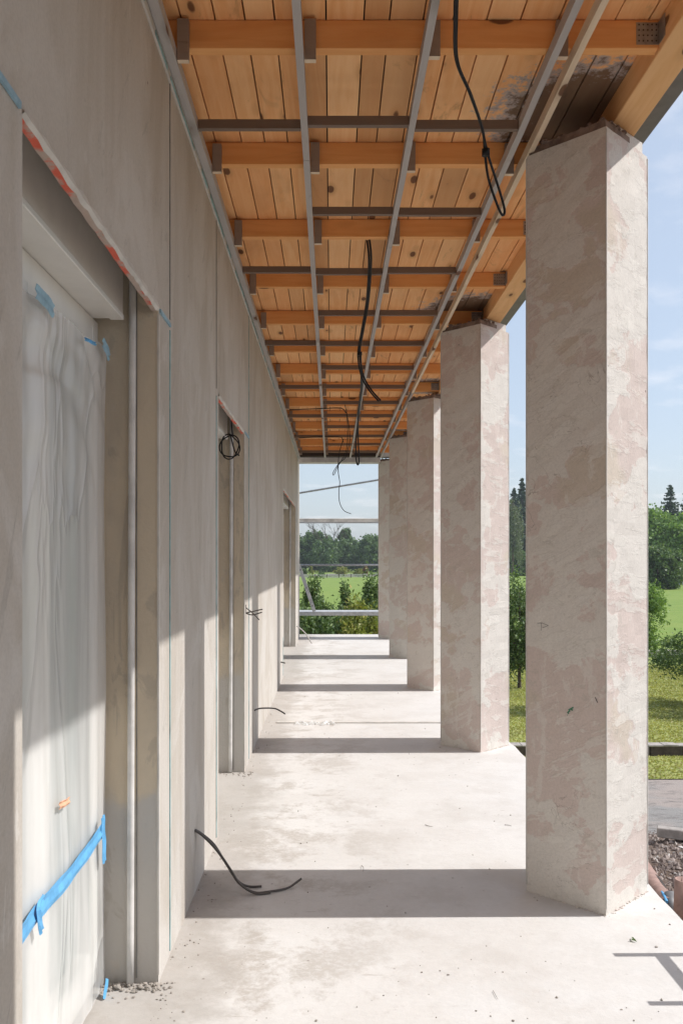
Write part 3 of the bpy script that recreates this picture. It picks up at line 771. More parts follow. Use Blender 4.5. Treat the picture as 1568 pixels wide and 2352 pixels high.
# big near cable loop
A = [P(1052, -60, 2.55), P(1048, 40, 2.72), P(1050, 140, 2.90), P(1082, 220, 3.05), P(1108, 300, 3.20), P(1113, 352, 3.28), P(1121, 410, 3.34), P(1141, 470, 3.38), P(1153, 494, 3.40), P(1158, 482, 3.40), P(1147, 440, 3.37), P(1125, 372, 3.30), P(1116, 340, 3.26), P(1104, 288, 3.17), P(1078, 214, 3.03), P(1047, 138, 2.895), P(1044, 40, 2.72), P(1047, -60, 2.55)]
cable('thick black cable loop hanging near the viewer from the roof edge battens', [A], .0052, extra=lambda bm: tie(bm, P(1115, 350, 3.27), .016))
B = [P(848, 548, 5.1), P(852, 600, 5.2), P(846, 690, 5.6), P(834, 760, 5.9), P(826, 812, 6.1), P(834, 862, 6.2), P(852, 895, 6.2), P(874, 920, 6.2)]
B2 = [p + Vector((-.012, .03, 0)) for p in B]
B3 = [P(826, 812, 6.1), P(832, 880, 6.6), P(826, 930, 7.0), P(819, 990, 7.3), P(817, 1040, 7.4), P(820, 1066, 7.4), P(824, 1058, 7.4), P(822, 1000, 7.35), P(822, 950, 7.1), P(829, 890, 6.6), P(828, 815, 6.1)]
cable('black cable bundle hanging mid corridor, one cut end swinging right', [B, B2, B3], .0065, extra=lambda bm: tie(bm, P(826, 812, 6.1), .017))
Cc = [P(792, 930, 9.6), P(799, 965, 9.8), P(803, 1010, 9.9), P(793, 1050, 10), P(780, 1062, 10), P(770, 1076, 10), P(764, 1088, 10), P(767, 1090, 10), P(776, 1070, 10), P(784, 1058, 10), P(796, 1030, 10), P(798, 980, 9.9), P(795, 940, 9.7)]
Cd = [P(788, 1008, 10), P(779, 1040, 10), P(777, 1062, 10), P(777, 1088, 10), P(780, 1108, 10), P(778, 1130, 10), P(780, 1155, 10), P(790, 1173, 10), P(806, 1180, 10)]
Ce = [P(779, 1040, 10), P(776, 1075, 10), P(779, 1100, 10)]
cable('thin knotted dark wires hanging against the sky at the open end', [Cc, Cd, Ce], .0042)
cable('thin dark wire laid across two bays of the ceiling grid, nearer one', [[P(664, 941, 10.3), P(720, 939, 10.3), P(775, 937, 10.2), P(788, 940, 10.0), P(794, 948, 9.8)]], .006)
cable('thin dark wire laid across the ceiling grid close to the end lintel', [[P(686, 1006, 12.8), P(740, 1003, 12.8), P(778, 1003, 12.6), P(786, 1008, 12.4), P(788, 1016, 12.3)]], .006)
# coil in second opening
co = []
c0 = P(528, 1026, 5.75)
for k in range(0, 64):
    a = k / 64 * 2 * math.pi * 2.1 + 1.2; rr = .066 + .008 * math.sin(k * .5)
    co.append(c0 + Vector((math.cos(a) * rr * .95, -.01 * k / 64 - .01 * math.sin(a), math.sin(a) * rr * 1.15)))
co = [P(531, 945, 5.78), P(532, 975, 5.77), P(534, 998, 5.76)] + co[::2] + [P(540, 1038, 5.7), P(549, 1046, 5.66)]
cable('coiled black cable hanging at the top of the second door reveal', [co], .0048)
# floor cable
F1 = [P(446, 1905, 3.80), P(462, 1914, 3.83), P(492, 1940, 3.86), P(520, 1985, 3.86), P(545, 2022, 3.85), P(570, 2037, 3.86), P(601, 2038, 3.86)]
F2 = [P(447, 1907, 3.80), P(466, 1920, 3.82), P(497, 1952, 3.84), P(527, 1995, 3.83), P(550, 2030, 3.80), P(585, 2052, 3.79), P(620, 2051, 3.80), P(660, 2040, 3.84), P(684, 2024, 3.87), P(692, 2018, 3.88)]
F3 = [p + Vector((.004, -.012, .004)) for p in F2[:-3]]
for f in (F1, F2, F3):
    for i, p in enumerate(f): p.z = max(p.z, .008)
cable('dark cable pair coming out of the wall foot onto the shaded floor', [F1, F2, F3], .0052, mat='wire')
G0 = P(564, 1408, 6.05)
cable('short bare wire ends sticking out of the wall beside the second opening', [[G0, G0 + Vector((.05, -.03, .012)), G0 + Vector((.125, -.05, .03))], [G0, G0 + Vector((.05, -.02, -.012)), G0 + Vector((.12, -.04, .008))], [G0 + Vector((0, 0, .04)), G0 + Vector((.05, 0, .0)), G0 + Vector((.10, -.04, -.045))], [G0, G0 + Vector((.002, -.01, .06))]], .0045, mat='wire')
cable('thin dark wire arching from the low wall over the sunlit floor', [[P(584, 1632, 6.72), P(598, 1627, 6.75), P(628, 1627, 6.8), P(642, 1632, 6.8), P(655, 1640, 6.8)]], .006, mat='wire')
cable('pale thin cable drooping from the far wall to the floor', [[P(681, 1438, 14.6), P(690, 1444, 14.6), P(702, 1456, 14.6), P(716, 1478, 14.55)]], .010, mat='palewire')
cable('tiny wire stub at the foot of the wall before the third opening', [[P(636, 1522, 10.2), P(645, 1521, 10.2), P(655, 1523, 10.2)]], .008, mat='wire')

# ------------------------------------------------------------------ floor litter
rnd = random.Random(9)
lath = bmesh.new(); box(lath, -.50, 1.02, 7.71, 7.77, .001, .010); tag(obj('floor_lath', lath, MT['bead'], bevel=.002), 'pale straight lath lying across the floor between wall and second column', 'lath')
bm = bmesh.new(); g = {}
for i in range(25):
    for j in range(7): g[i, j] = bm.verts.new((-.33 + .36 * i / 24 + rnd.uniform(-.008, .008), 7.62 + .085 * j / 6 + rnd.uniform(-.01, .01) + .02 * math.sin(i * .7), rnd.uniform(.002, .03) * (1 if 0 < j < 6 else .2)))
for i in range(24):
    for j in range(6): bm.faces.new((g[i, j], g[i + 1, j], g[i + 1, j + 1], g[i, j + 1]))
tag(obj('crumpled_film', bm, MT['film'], smooth=False), 'crumpled clear plastic scrap against the lath on the floor', 'plastic scrap')
bm = bmesh.new()
for i in range(60):
    u = rnd.random(); crumb(bm, (-.80 + .21 * u, 2.975 - rnd.random() ** 2 * .05 + .004, rnd.uniform(0, .008)), rnd.uniform(.003, .011), rnd)
tag(obj('rubble', bm, MT['mortar']), 'grey mortar lumps at the foot of the nearest reveal', 'rubble', kind='stuff')
bm = bmesh.new()
for i in range(420):
    y = 2.75 + rnd.random() ** 1.8 * 12; x = rnd.uniform(-.58, 1.4)
    if rnd.random() < .4: x = -.60 + abs(rnd.gauss(0, .05))
    s = rnd.choice((.0012, .002, .0025, .0035, .005)); crumb(bm, (x, y, s * .4), s, rnd)
for (a, b) in OPEN[:2]:
    for i in range(50): crumb(bm, (rnd.uniform(-.78, -.55), b - rnd.random() ** 2 * .12, .002), rnd.uniform(.002, .007), rnd)
tag(obj('floor_grit', bm, MT['mortar']), 'scattered grit and mortar crumbs on the pale floor', 'grit', kind='stuff')
def sliver(pts, r, label, name='straw', mat='bark'):
    bm = bmesh.new(); tube(bm, smooth_path(pts, 5), r, 6, r * .4); return tag(obj(name, bm, MT[mat]), label, 'debris')
def FL(x, y, z=.004): D = 2925 / (y - 1282); return Vector(((x - 761) * D / 1950, D, z))
sliver([FL(830, 1990), FL(834, 1998, .012), FL(834, 2004)], .0015, 'curly dark shaving at the shadow edge of the floor')
sliver([FL(976, 1896), FL(985, 1899), FL(993, 1900)], .0018, 'short straight dark twig on the sunny floor left of the near column')
sliver([FL(1158, 1896), FL(1168, 1897), FL(1174, 1899)], .0018, 'short dark twig close to the left side of the near column')
sliver([FL(1132, 2278), FL(1138, 2290), FL(1143, 2298)], .0010, 'fine hair-like curl at the bottom of the floor')
bm = bmesh.new()
for (p, q, w_) in (((1447, 2160), (1462, 2166), .006), ((1449, 2155), (1455, 2164), .004), ((1443, 2162), (1454, 2164), .003)):
    a, b = FL(*p, .006), FL(*q, .004); d = (b - a).normalized(); n_ = Vector((-d.y, d.x, 0)) * w_; m_ = (a + b) / 2 + Vector((0, 0, .006))
    v = [bm.verts.new(t) for t in (a, m_ + n_, b, m_ - n_)]; bm.faces.new(v)
tag(obj('fallen_leaf', bm, MT['leaf_dark']), 'small dark green leaf sprig on the sunlit floor', 'leaf')

# ladder leaning on the slab edge, out of frame, its top casts the shadow at lower right
lad = thing('ladder', 'metal ladder leaning on the slab edge, seen by its shadow on the floor', 'ladder', (1.56, 3.04, 0))
for s in (-1, 1):
    bm = bmesh.new(); y = s * .175
    a = [(.0, y - .014, .54), (.03, y - .014, .54), (.03, y + .014, .54), (.0, y + .014, .54)]; b = [(.95 + p[0], p[1], ZG + .01) for p in a]
    va = [bm.verts.new(p) for p in a]; vb = [bm.verts.new(p) for p in b]
    for k in range(4): bm.faces.new((va[k], va[(k + 1) % 4], vb[(k + 1) % 4], vb[k]))
    bm.faces.new(va[::-1]); bm.faces.new(vb); obj('stile', bm, MT['alu'], lad)
for k in range(12):
    z = .40 - .28 * k; x = (0.54 - z) / (0.54 - ZG) * .95 + .012
    bm = bmesh.new(); tube(bm, [(x, -.17, z), (x, .17, z)], .02, 8); obj('rung', bm, MT['alu'], lad)

# ------------------------------------------------------------------ scaffold beyond the open end
YS = 17.1
sc = thing('scaffold', 'grey metal and plank scaffold standing beyond the open terrace end', 'scaffold', (0, YS, ZG))
def zz(y): return EYE + (1282 - y) * YS / 1950 - ZG
def xx(x): return (x - 761) * YS / 1950
bm = bmesh.new(); box(bm, -1.7, 1.9, -.02, .02, zz(1201), zz(1191)); obj('guard_board', bm, MT['oldwood'], sc, bevel=.004)
bm = bmesh.new(); box(bm, -1.7, 1.9, -.045, -.022, zz(1202), zz(1199)); obj('guard_edge', bm, MT['alu'], sc)
bm = bmesh.new(); tube(bm, [(-1.7, 0, zz(1298)), (1.9, 0, zz(1297.5))], .021, 10); obj('ledger', bm, MT['metal'], sc)
bm = bmesh.new(); box(bm, -1.7, 1.9, -.02, .55, zz(1414), zz(1405)); obj('plank', bm, MT['alu'], sc, bevel=.003)
bm = bmesh.new(); tube(bm, [(xx(560), .1, zz(1153)), (xx(690), .1, zz(1131)), (xx(870), .1, zz(1101)), (xx(960), .1, zz(1086))], .019, 10); obj('diagonal_brace', bm, MT['metal'], sc)
for x in (-1.65, 1.85):
    bm = bmesh.new(); tube(bm, [(x, .03, 0), (x, .03, 6.9)], .024, 10); obj('post', bm, MT['metal'], sc)
bm = bmesh.new(); p0 = Vector((xx(686), -.06, zz(1296))); p1 = Vector((xx(722), -.06, zz(1404)))
d = (p1 - p0).normalized(); n_ = Vector((-d.z, 0, d.x)) * .034
vs = []
for p in (p0, p1):
    for q in (n_, -n_):
        for t in (-.015, .015): vs.append(bm.verts.new(p + q + Vector((0, t, 0))))
for q in ((0, 1, 3, 2), (4, 6, 7, 5), (0, 4, 5, 1), (2, 3, 7, 6), (0, 2, 6, 4), (1, 5, 7, 3)): bm.faces.new([vs[i] for i in q])
st = obj('access_ladder_stile', bm, MT['alu'], sc)
for t in (.12, .5, .88):
    bm = bmesh.new(); p = p0.lerp(p1, t); tube(bm, [p + Vector((0, -.022, 0)), p + Vector((0, .02, 0))], .012, 8); obj('bolt', bm, MT['dark'], st)

# ------------------------------------------------------------------ vegetation
def leaves(name, centers, sizes, rg, leaf, mat, parent=None, aspect=.5, droop=0.0):
    k = len(centers)
    d = rg.normal(size=(k, 3)); d[:, 2] -= droop; d /= np.linalg.norm(d, axis=1)[:, None]
    u = rg.normal(size=(k, 3)); u[:, 2] *= .6; nn = np.cross(d, u); nn /= np.linalg.norm(nn, axis=1)[:, None] + 1e-9
    L = (leaf * rg.uniform(.6, 1.35, k))[:, None]
    V = np.stack([centers - d * L * .5, centers + nn * L * aspect * .5 + d * L * .05, centers + d * L * .5, centers - nn * L * aspect * .5 + d * L * .05], 1).reshape(-1, 3)
    me = bpy.data.meshes.new(name)
    me.vertices.add(len(V)); me.vertices.foreach_set('co', V.astype(np.float32).ravel())
    me.loops.add(4 * k); me.loops.foreach_set('vertex_index', np.arange(4 * k, dtype=np.int32))
    me.polygons.add(k); me.polygons.foreach_set('loop_start', np.arange(0, 4 * k, 4, dtype=np.int32))
    me.update(calc_edges=True); me.materials.append(mat)
    o = link(bpy.data.objects.new(name, me)); o.parent = parent; return o
def clump_points(rg, n, nc, rad, h, z0, shape='round', spread=.24):
    """points gathered in clumps over an uneven ellipsoid crown"""
    c = rg.normal(size=(nc, 3)); c /= np.linalg.norm(c, axis=1)[:, None]
    c *= (rg.uniform(.35, 1.0, nc) ** .55)[:, None]
    if shape == 'cone':
        c[:, 2] = rg.uniform(-1, 1, nc) ; s = (1 - c[:, 2]) / 2 * .9 + .1; a = rg.uniform(0, 6.283, nc); rr = s * rg.uniform(.4, 1, nc)
        c[:, 0] = np.cos(a) * rr; c[:, 1] = np.sin(a) * rr
    cs = rg.uniform(.6, 1.4, nc) * spread
    idx = rg.integers(0, nc, n)
    p = c[idx] + rg.normal(size=(n, 3)) * cs[idx][:, None] * .55
    return p * np.array([rad, rad, h / 2]) + np.array([0, 0, z0 + h / 2]), c * np.array([rad, rad, h / 2]) + np.array([0, 0, z0 + h / 2])
def tree(name, label, cat, loc, rad, h, z0, n, leaf, mat, seed, group=None, nc=60, trunk=.06, spread=.26, shape='round', droop=.2, aspect=.5, limbs=10):
    rg = np.random.default_rng(seed); t = thing(name, label, cat, loc, 0, group)
    pts, cc = clump_points(rg, n, nc, rad, h, z0, shape, spread)
    leaves('crown', pts, None, rg, leaf, mat, t, aspect, droop)
    bm = bmesh.new(); lean = rg.normal(0, .04, 2) * h
    path = [(0, 0, 0), (lean[0] * .3, lean[1] * .3, z0 * .6), (lean[0], lean[1], z0 + h * .4), (lean[0] * 1.2, lean[1], z0 + h * .85)]
    tube(bm, smooth_path(path, 4), trunk, 8, trunk * .25)
    for k in range(limbs):
        e = cc[rg.integers(0, len(cc))]; s = Vector((lean[0] * .6, lean[1] * .6, z0 + (e[2] - z0) * rg.uniform(.1, .6)))
        mid = s.lerp(Vector(e), .5) + Vector((0, 0, .08 * h * .3)); tube(bm, [s, mid, Vector(e)], trunk * .35, 5, trunk * .08)
    obj('trunk', bm, MT['bark'], t)
    return t
def at(x, D, ground): return Vector(((x - 761) * D / 1950, D, ground))
# shrubs and fruit trees right behind the open end
def end_bush(x, D, topy, rpx, mat, label, seed, n=5200, leaf=.085, **k):
    ztop = EYE + (1282 - topy + 3) * D / 1950; rad = rpx * 1.25 * D / 1950; g = ZG if D < 19.3 else ZL
    h = min(ztop - g - .3, 3.6)
    return tree(k.get('name', 'garden_shrub'), label, 'shrub', at(x, D, g), rad, h, ztop - g - h, n, leaf * 1.1, mat, seed, 'shrubs beyond the open end', nc=110, trunk=.04, spread=.22, limbs=14)
end_bush(716, 24.0, 1326, 24, MT['leaf'], 'tallest narrow green shrub behind the ladder stile at the open end', 1, 7500, .09)
end_bush(694, 21.5, 1388, 24, MT['leaf'], 'dark green shrub at the left edge of the open end view', 2, 6500, .08)
end_bush(742, 22.5, 1384, 30, MT['leaf'], 'mid green shrub low in the middle of the open end view', 3, 7500, .08)
end_bush(772, 22.0, 1396, 24, MT['leaf'], 'lowest green shrub between the middle shrub and the yellow one', 31, 6000, .08)
end_bush(790, 24.5, 1350, 17, MT['leaf'], 'slim upright shrub left of the yellowish one at the open end', 4, 4500, .085)
end_bush(815, 21.5, 1368, 30, MT['leaf_yellow'], 'yellow green shrub with rusty leaves at the open end', 5, 7500, .095)
end_bush(852, 24.5, 1328, 30, MT['leaf'], 'tall dark green shrub against the far column at the open end', 6, 9000, .085)
end_bush(862, 20.8, 1408, 26, MT['leaf_yellow'], 'bright yellow green low shrub beside the farthest column', 7, 5500, .09)
end_bush(700, 19.9, 1412, 34, MT['leaf_dark'], 'glossy dark low shrub seen under the scaffold plank, left side', 8, 6500, .075)
end_bush(752, 20.0, 1416, 32, MT['leaf_dark'], 'glossy dark low shrub seen under the scaffold plank, middle', 9, 6500, .075)
end_bush(806, 20.1, 1416, 30, MT['leaf_yellow'], 'light green drooping shrub under the scaffold plank, right side', 10, 5500, .08)
end_bush(898, 22, 1380, 30, MT['leaf'], 'green shrub hidden behind the farthest columns', 11, 3000)
end_bush(640, 22, 1380, 36, MT['leaf'], 'green shrub hidden behind the end of the house wall', 12, 3000)
bm_r = np.random.default_rng(50)
# right side garden trees
tree('fruit_tree', 'slim leafy young tree on the lawn seen between first and second columns', 'tree', at(1192, 28, ZL), .95, 3.1, .55, 17000, .10, MT['leaf'], 21, None, 70, .075, .24)
tree('fruit_tree', 'loose light green young tree right of the near column', 'tree', at(1480, 33, ZL), .80, 2.9, .5, 8000, .11, MT['leaf_bright'], 22, None, 50, .05, .24)
tree('fruit_tree', 'dark low branching tree at the right picture edge above the lawn shade', 'tree', at(1586, 25, ZL), 1.05, 1.35, .75, 7000, .085, MT['leaf_dark'], 23, None, 50, .06, .26)
tree('fruit_tree', 'lawn tree hidden behind the near column, throwing shade on the grass', 'tree', at(1370, 23.6, ZL), 1.0, 1.9, 1.0, 7000, .10, MT['leaf'], 24, None, 45, .07)
tree('fruit_tree', 'lawn tree beyond the right picture edge that shades the grass', 'tree', (12.4, 23.7, ZL), 1.6, 2.2, 1.3, 8000, .12, MT['leaf'], 25, None, 50, .08)
tree('fruit_tree', 'second lawn tree beyond the right picture edge casting shade', 'tree', (10.9, 23.3, ZL), .0001 + .55, 1.2, 2.0, 10, .10, MT['leaf'], 26, None, 5, .05) if False else None
# big round bush, bright tree, spruces, house at the right
tree('round_bush', 'big round dark green bush at the far edge of the right lawn', 'bush', at(1512, 118, ZL), 3.5, 6.3, -.3, 14000, .34, MT['leaf_dark'], 41, None, 170, .2, .16, droop=.4, aspect=.8)
tree('broadleaf_tree', 'bright green spreading tree above the round bush', 'tree', at(1520, 134, ZL), 6.2, 9.5, 2.2, 16000, .48, MT['leaf_bright'], 42, None, 150, .3, .20, droop=.3, aspect=.8)
def spruce(label, loc, h, rad, seed, z0=.8, n=46, mat='needle', per=26):
    rg = np.random.default_rng(seed); t = thing('spruce_tree', label, 'tree', loc); pts = []
    bm = bmesh.new(); tube(bm, [(0, 0, 0), (0, 0, h * .6), (0, 0, h)], h * .012 + .08, 8, .02); 
    for i in range(n):
        f = (i + rg.random() * .7) / n; z = z0 + (h - z0) * f; r = rad * (1 - f) ** .85 * rg.uniform(.7, 1.15) + .12
        k = max(4, int(9 - 4 * f)); a0 = rg.uniform(0, 6.28)
        for j in range(k):
            a = a0 + 6.283 * j / k + rg.normal(0, .15); rr = r * rg.uniform(.6, 1.1); 
            if rg.random() < .06: continue
            m = max(5, int(per * rr / rad) + 5); s = rg.uniform(.08, 1, m); sag = -.28 * rr * s + .22 * rr * s ** 2.2
            pp = np.stack([np.cos(a) * rr * s, np.sin(a) * rr * s, z + sag], 1) + rg.normal(0, .05 + .05 * rr, (m, 3)) * np.array([1, 1, .55]); pts.append(pp)
    pts = np.concatenate(pts); leaves('crown', pts, None, rg, h * .036, MT[mat], t, .5, .7)
    obj('trunk', bm, MT['bark'], t); return t
spruce('dark spruce whose layered top rises above the bright tree at right', at(1538, 165, ZL), 18.6, 6.0, 51, n=40, per=44)
spruce('spruce at the very right picture edge behind the bright tree', at(1582, 160, ZL), 19.5, 6.0, 52, per=44)
spruce('spruce hidden right of the picture beyond the lawn', at(1650, 170, ZL), 17, 3.6, 53)
tree('broadleaf_tree', 'green tree standing right of the picture behind the house', 'tree', at(1640, 150, ZL), 6, 9, 2, 5000, .6, MT['leaf_far'], 54, None, 70, .3, .22, aspect=.8)
spruce('tall dark spruce seen in the gap between the first two columns', at(1198, 215, ZL), 24.6, 6.4, 55, n=56, per=44)
spruce('dark spruce behind the weeping birch in the column gap', at(1180, 232, ZL), 23.5, 6.0, 56, n=56, per=44)
spruce('dark spruce hidden behind the near column beyond the lawn', at(1250, 226, ZL), 23, 4.5, 57)
def birch(label, loc, h, rad, seed):
    rg = np.random.default_rng(seed); t = thing('weeping_birch', label, 'tree', loc); pts = []
    for k in range(150):
        a = rg.uniform(0, 6.28); rr = rad * rg.uniform(.15, 1); z = h * rg.uniform(.45, 1) * (1 - .18 * rr / rad); L = h * rg.uniform(.15, .4); m = 46
        s = rg.uniform(0, 1, m); pts.append(np.stack([math.cos(a) * rr * (1 + .08 * s), math.sin(a) * rr * (1 + .08 * s), np.maximum(z - L * s, 1)], 1) + rg.normal(0, .16, (m, 3)))
    leaves('crown', np.concatenate(pts), None, rg, .42, MT['leaf_birch'], t, .45, 1.4)
    bm = bmesh.new(); tube(bm, smooth_path([(0, 0, 0), (.2, 0, h * .5), (0, .1, h * .92)], 4), .28, 8, .05)
    for k in range(16):
        a = rg.uniform(0, 6.28); z = h * rg.uniform(.35, .8); tube(bm, [(0, 0, z), (math.cos(a) * rad * .4, math.sin(a) * rad * .4, z + h * .1), (math.cos(a) * rad * .8, math.sin(a) * rad * .8, z + h * .06)], .09, 5, .03)
    obj('trunk', bm, MT['bark'], t); return t
birch('pale green weeping birch beside the second column, in front of spruces', at(1176, 200, ZL), 20.5, 2.4, 58)
tree('broadleaf_tree', 'shadowy low tree under the spruces at the far lawn edge', 'tree', at(1192, 205, ZL), 3.2, 6, -.2, 7000, .5, MT['leaf_far'], 59, None, 60, .2, .24, aspect=.8)
# far wood
def wood(name, label, x0, x1, D, hfun, seed, n, leaf, mat, depth=26, base=0):
    rg = np.random.default_rng(seed); pts = []
    nt = int((x1 - x0) / 4.2)
    for k in range(nt):
        cx = rg.uniform(x0, x1); cy = D + rg.uniform(0, depth); hh = hfun(cx) * rg.uniform(.78, 1.02) * (.86 + .14 * (cy - D) / depth)
        r = rg.uniform(3.4, 5.6); p, _ = clump_points(rg, n // nt, 60, r, hh * .95, hh * .03, 'round', .17); pts.append(p + np.array([cx, cy, ZL]))
    o = leaves(name, np.concatenate(pts), None, rg, leaf, mat, None, .8, .3); return tag(o, label, 'wood', kind='stuff')
def hw(x):
    px = 761 + x * 1950 / 265
    if px < 690: return 15.8
    if px < 760: return 15.8 - (px - 690) / 70 * 3.6
    return 12.6
def hw2(x):
    px = 761 + x * 1950 / 285
    return 12.8 if px < 900 else 17
wood('far_wood', 'dark green mixed wood closing the far end view, front edge', -26, 30, 252, hw, 61, 90000, .62, MT['leaf_far'], 18)
wood('far_wood', 'bluish green back row of the wood behind the far field', -120, 190, 282, hw2, 62, 90000, 1.0, MT['leaf_far'], 30)
def dead_tree(x, D, topy, seed, label):
    t = thing('bare_tree', label, 'tree', at(x, D, ZL)); rg = random.Random(seed); h = EYE + (1282 - topy) * D / 1950 - ZL
    bm = bmesh.new()
    def br(p, d, L, r, dep):
        q = p + d * L; tube(bm, [p, p.lerp(q, .5) + Vector((rg.uniform(-.1, .1), 0, rg.uniform(-.1, .1))) * L * .3, q], r, 5, r * .6)
        if dep:
            for _ in range(3): br(p.lerp(q, rg.uniform(.5, 1)), (d + Vector((rg.uniform(-.8, .8), rg.uniform(-.6, .6), rg.uniform(-.2, .5)))).normalized(), L * .62, r * .55, dep - 1)
    br(Vector((0, 0, 0)), Vector((.02, 0, 1)), h * .62, .22, 4)
    obj('trunk', bm, MT['bark'], t); return t
dead_tree(743, 262, 1206, 3, 'bare dead tree poking above the far wood, left of centre')
dead_tree(761, 264, 1212, 8, 'second bare dead tree above the far wood')
tree('broadleaf_tree', 'small rounded treetop standing above the middle of the far wood', 'tree', at(792, 268, ZL), 2.1, 5.2, 8.4, 3000, .5, MT['leaf_far'], 64, None, 60, .2, .2, aspect=.8)
# fields items near the far fence
def rail_fence():
    t = thing('paddock_fence', 'weathered pale picket fence along the far edge of the field', 'fence', (0, 185, ZL)); rg = random.Random(6)
    x = -14.0; 
    while x < 34:
        gap = rg.random() < .12; ln = 2.6; tilt = rg.uniform(-.05, .05); zo = .28 * max(0, x - 1) * .09; zo2 = zo
        bm = bmesh.new(); box(bm, x - .07, x + .07, -.07, .07, -.1 + zo, .85 + zo); obj('post', bm, MT['bark'], t)
        if not gap:
            bm = bmesh.new()
            box(bm, x + .09, x + ln - .09, -.03, .03, .55 + zo, .68 + zo); box(bm, x + .09, x + ln - .09, -.03, .03, .12 + zo, .22 + zo)
            k = x + .2
            while k < x + ln - .2: box(bm, k, k + .13, -.06, -.032, .06 + zo, .78 + zo); k += .27
            bmesh.ops.rotate(bm, verts=bm.verts[:], cent=(x, 0, zo), matrix=Matrix.Rotation(tilt, 3, 'Y'))
            obj('picket_panel', bm, MT['oldwood'], t)
        x += ln
rail_fence()
bm = bmesh.new(); rough = random.Random(2)
box(bm, -12, 30, 0, 22, 0, .06); o = obj('dirt_field', bm, MT['soil']); o.location = (0, 198, ZL); tag(o, kind='structure')
for k, (x0, x1, D, y, h) in enumerate(((-8, 1.5, 200, 0, .45), (-1, 12, 212, 0, .35), (3, 28, 205, 0, .30))):
    bm = bmesh.new(); box(bm, x0, x1, 0, .8, 0, h); o = obj('stone_edging', bm, MT['straw'], bevel=.03); o.location = (0, D, ZL)
    tag(o, ['short pale stone edging left in the field behind the fence', 'middle pale stone edging behind the field fence', 'long pale stone edging right in the field behind the fence'][k], 'edging')
def mini(x, D, topy, rpx, mat, label, seed, cone=False, name='field_shrub'):
    ztop = EYE + (1282 - topy) * D / 1950 - ZL
    tree(name, label, 'shrub', at(x, D, ZL), rpx * D / 1950, ztop, 0, 1600, .3, mat, seed, 'shrubs in the far field', 24, .06, .3, 'cone' if cone else 'round', aspect=.8)
mini(715, 196, 1302, 6, MT['leaf_yellow'], 'slim conifer-like shrub by the fence left of centre', 71, True)
mini(738, 196, 1314, 7, MT['leaf_dark'], 'low dark shrub behind the fence', 72)
mini(784, 204, 1304, 17, MT['leaf_yellow'], 'wide yellow green shrub behind the fence', 73)
mini(822, 194, 1306, 9, MT['leaf_yellow'], 'feathery shrub at the fence on the right', 74)
mini(839, 206, 1302, 7, MT['leaf_red'], 'rusty red shrub behind the fence on the right', 75)
mini(697, 204, 1306, 8, MT['leaf_dark'], 'low shrub behind the fence at far left', 76)
# house at right edge
hs = thing('garden_house', 'white house with red roof behind the round bush at the right edge', 'house', at(1563, 136, ZL))
bm = bmesh.new(); box(bm, 0, 11, 0, 8, 0, 5.0); obj('wall', bm, MT['white'], hs)
bm = bmesh.new(); box(bm, 1.2, 2.4, -.03, -.002, 1.5, 2.9); obj('window', bm, MT['glass'], hs)
bm = bmesh.new()
v = [bm.verts.new(p) for p in ((-.5, -.6, 4.9), (11.5, -.6, 4.9), (11.5, 8.6, 4.9), (-.5, 8.6, 4.9), (-.5, 4, 7.6), (11.5, 4, 7.6))]
for q in ((0, 1, 5, 4), (3, 4, 5, 2), (0, 4, 3), (1, 2, 5), (0, 3, 2, 1)): bm.faces.new([v[i] for i in q])
obj('roof', bm, MT['rooftile'], hs)

# ------------------------------------------------------------------ gravel heap, pipes, concrete post beside the terrace
def GP(x, y, z=0): D = (EYE - ZG - z) * 1950 / (y - 1282); return Vector(((x - 761) * D / 1950, D, ZG + z))
def heap():
    rg = np.random.default_rng(4); rnd = random.Random(4); bm = bmesh.new(); n = 44; g = {}
    x0, x1, y0, y1 = 3.2, 8.2, 10.0, 14.1
    def H(x, y):
        a = max(0, 1 - ((x - 5.9) / 2.3) ** 2 - ((y - 12.1) / 1.75) ** 2); return .20 * a ** .7 + .03 * math.sin(x * 5) * math.sin(y * 4) * (a > 0)
    for i in range(n + 1):
        for j in range(n + 1):
            x = x0 + (x1 - x0) * i / n; y = y0 + (y1 - y0) * j / n; g[i, j] = bm.verts.new((x, y, ZG + .006 + H(x, y) + rnd.uniform(-.006, .006)))
    for i in range(n):
        for j in range(n): bm.faces.new((g[i, j], g[i + 1, j], g[i + 1, j + 1], g[i, j + 1])).material_index = 1
    for k in range(5200):
        x = rnd.uniform(3.4, 7.4); y = rnd.uniform(10.6, 14.0)
        if H(x, y) <= .02 and rnd.random() < .8: continue
        r = rnd.choice((.012, .018, .022, .03, .042)); c = Vector((x, y, ZG + H(x, y) + .01)); vs = []
        for _ in range(6):
            pass
        dirs = ((1, 0, 0), (-1, 0, 0), (0, 1, 0), (0, -1, 0), (0, 0, 1), (0, 0, -1))
        vs = [bm.verts.new(c + Vector(d_) * r * rnd.uniform(.6, 1.4) + Vector((rnd.uniform(-.3, .3), rnd.uniform(-.3, .3), rnd.uniform(-.3, .3))) * r) for d_ in dirs]
        for a in (0, 1):
            for b in (2, 3):
                for e in (4, 5): bm.faces.new((vs[a], vs[b], vs[e]))
    o = obj('gravel_heap', bm, [MT['stone'], MT['soil']]); return tag(o, 'heap of brown grey gravel and soil beside the terrace below', 'gravel', kind='stuff')
heap()
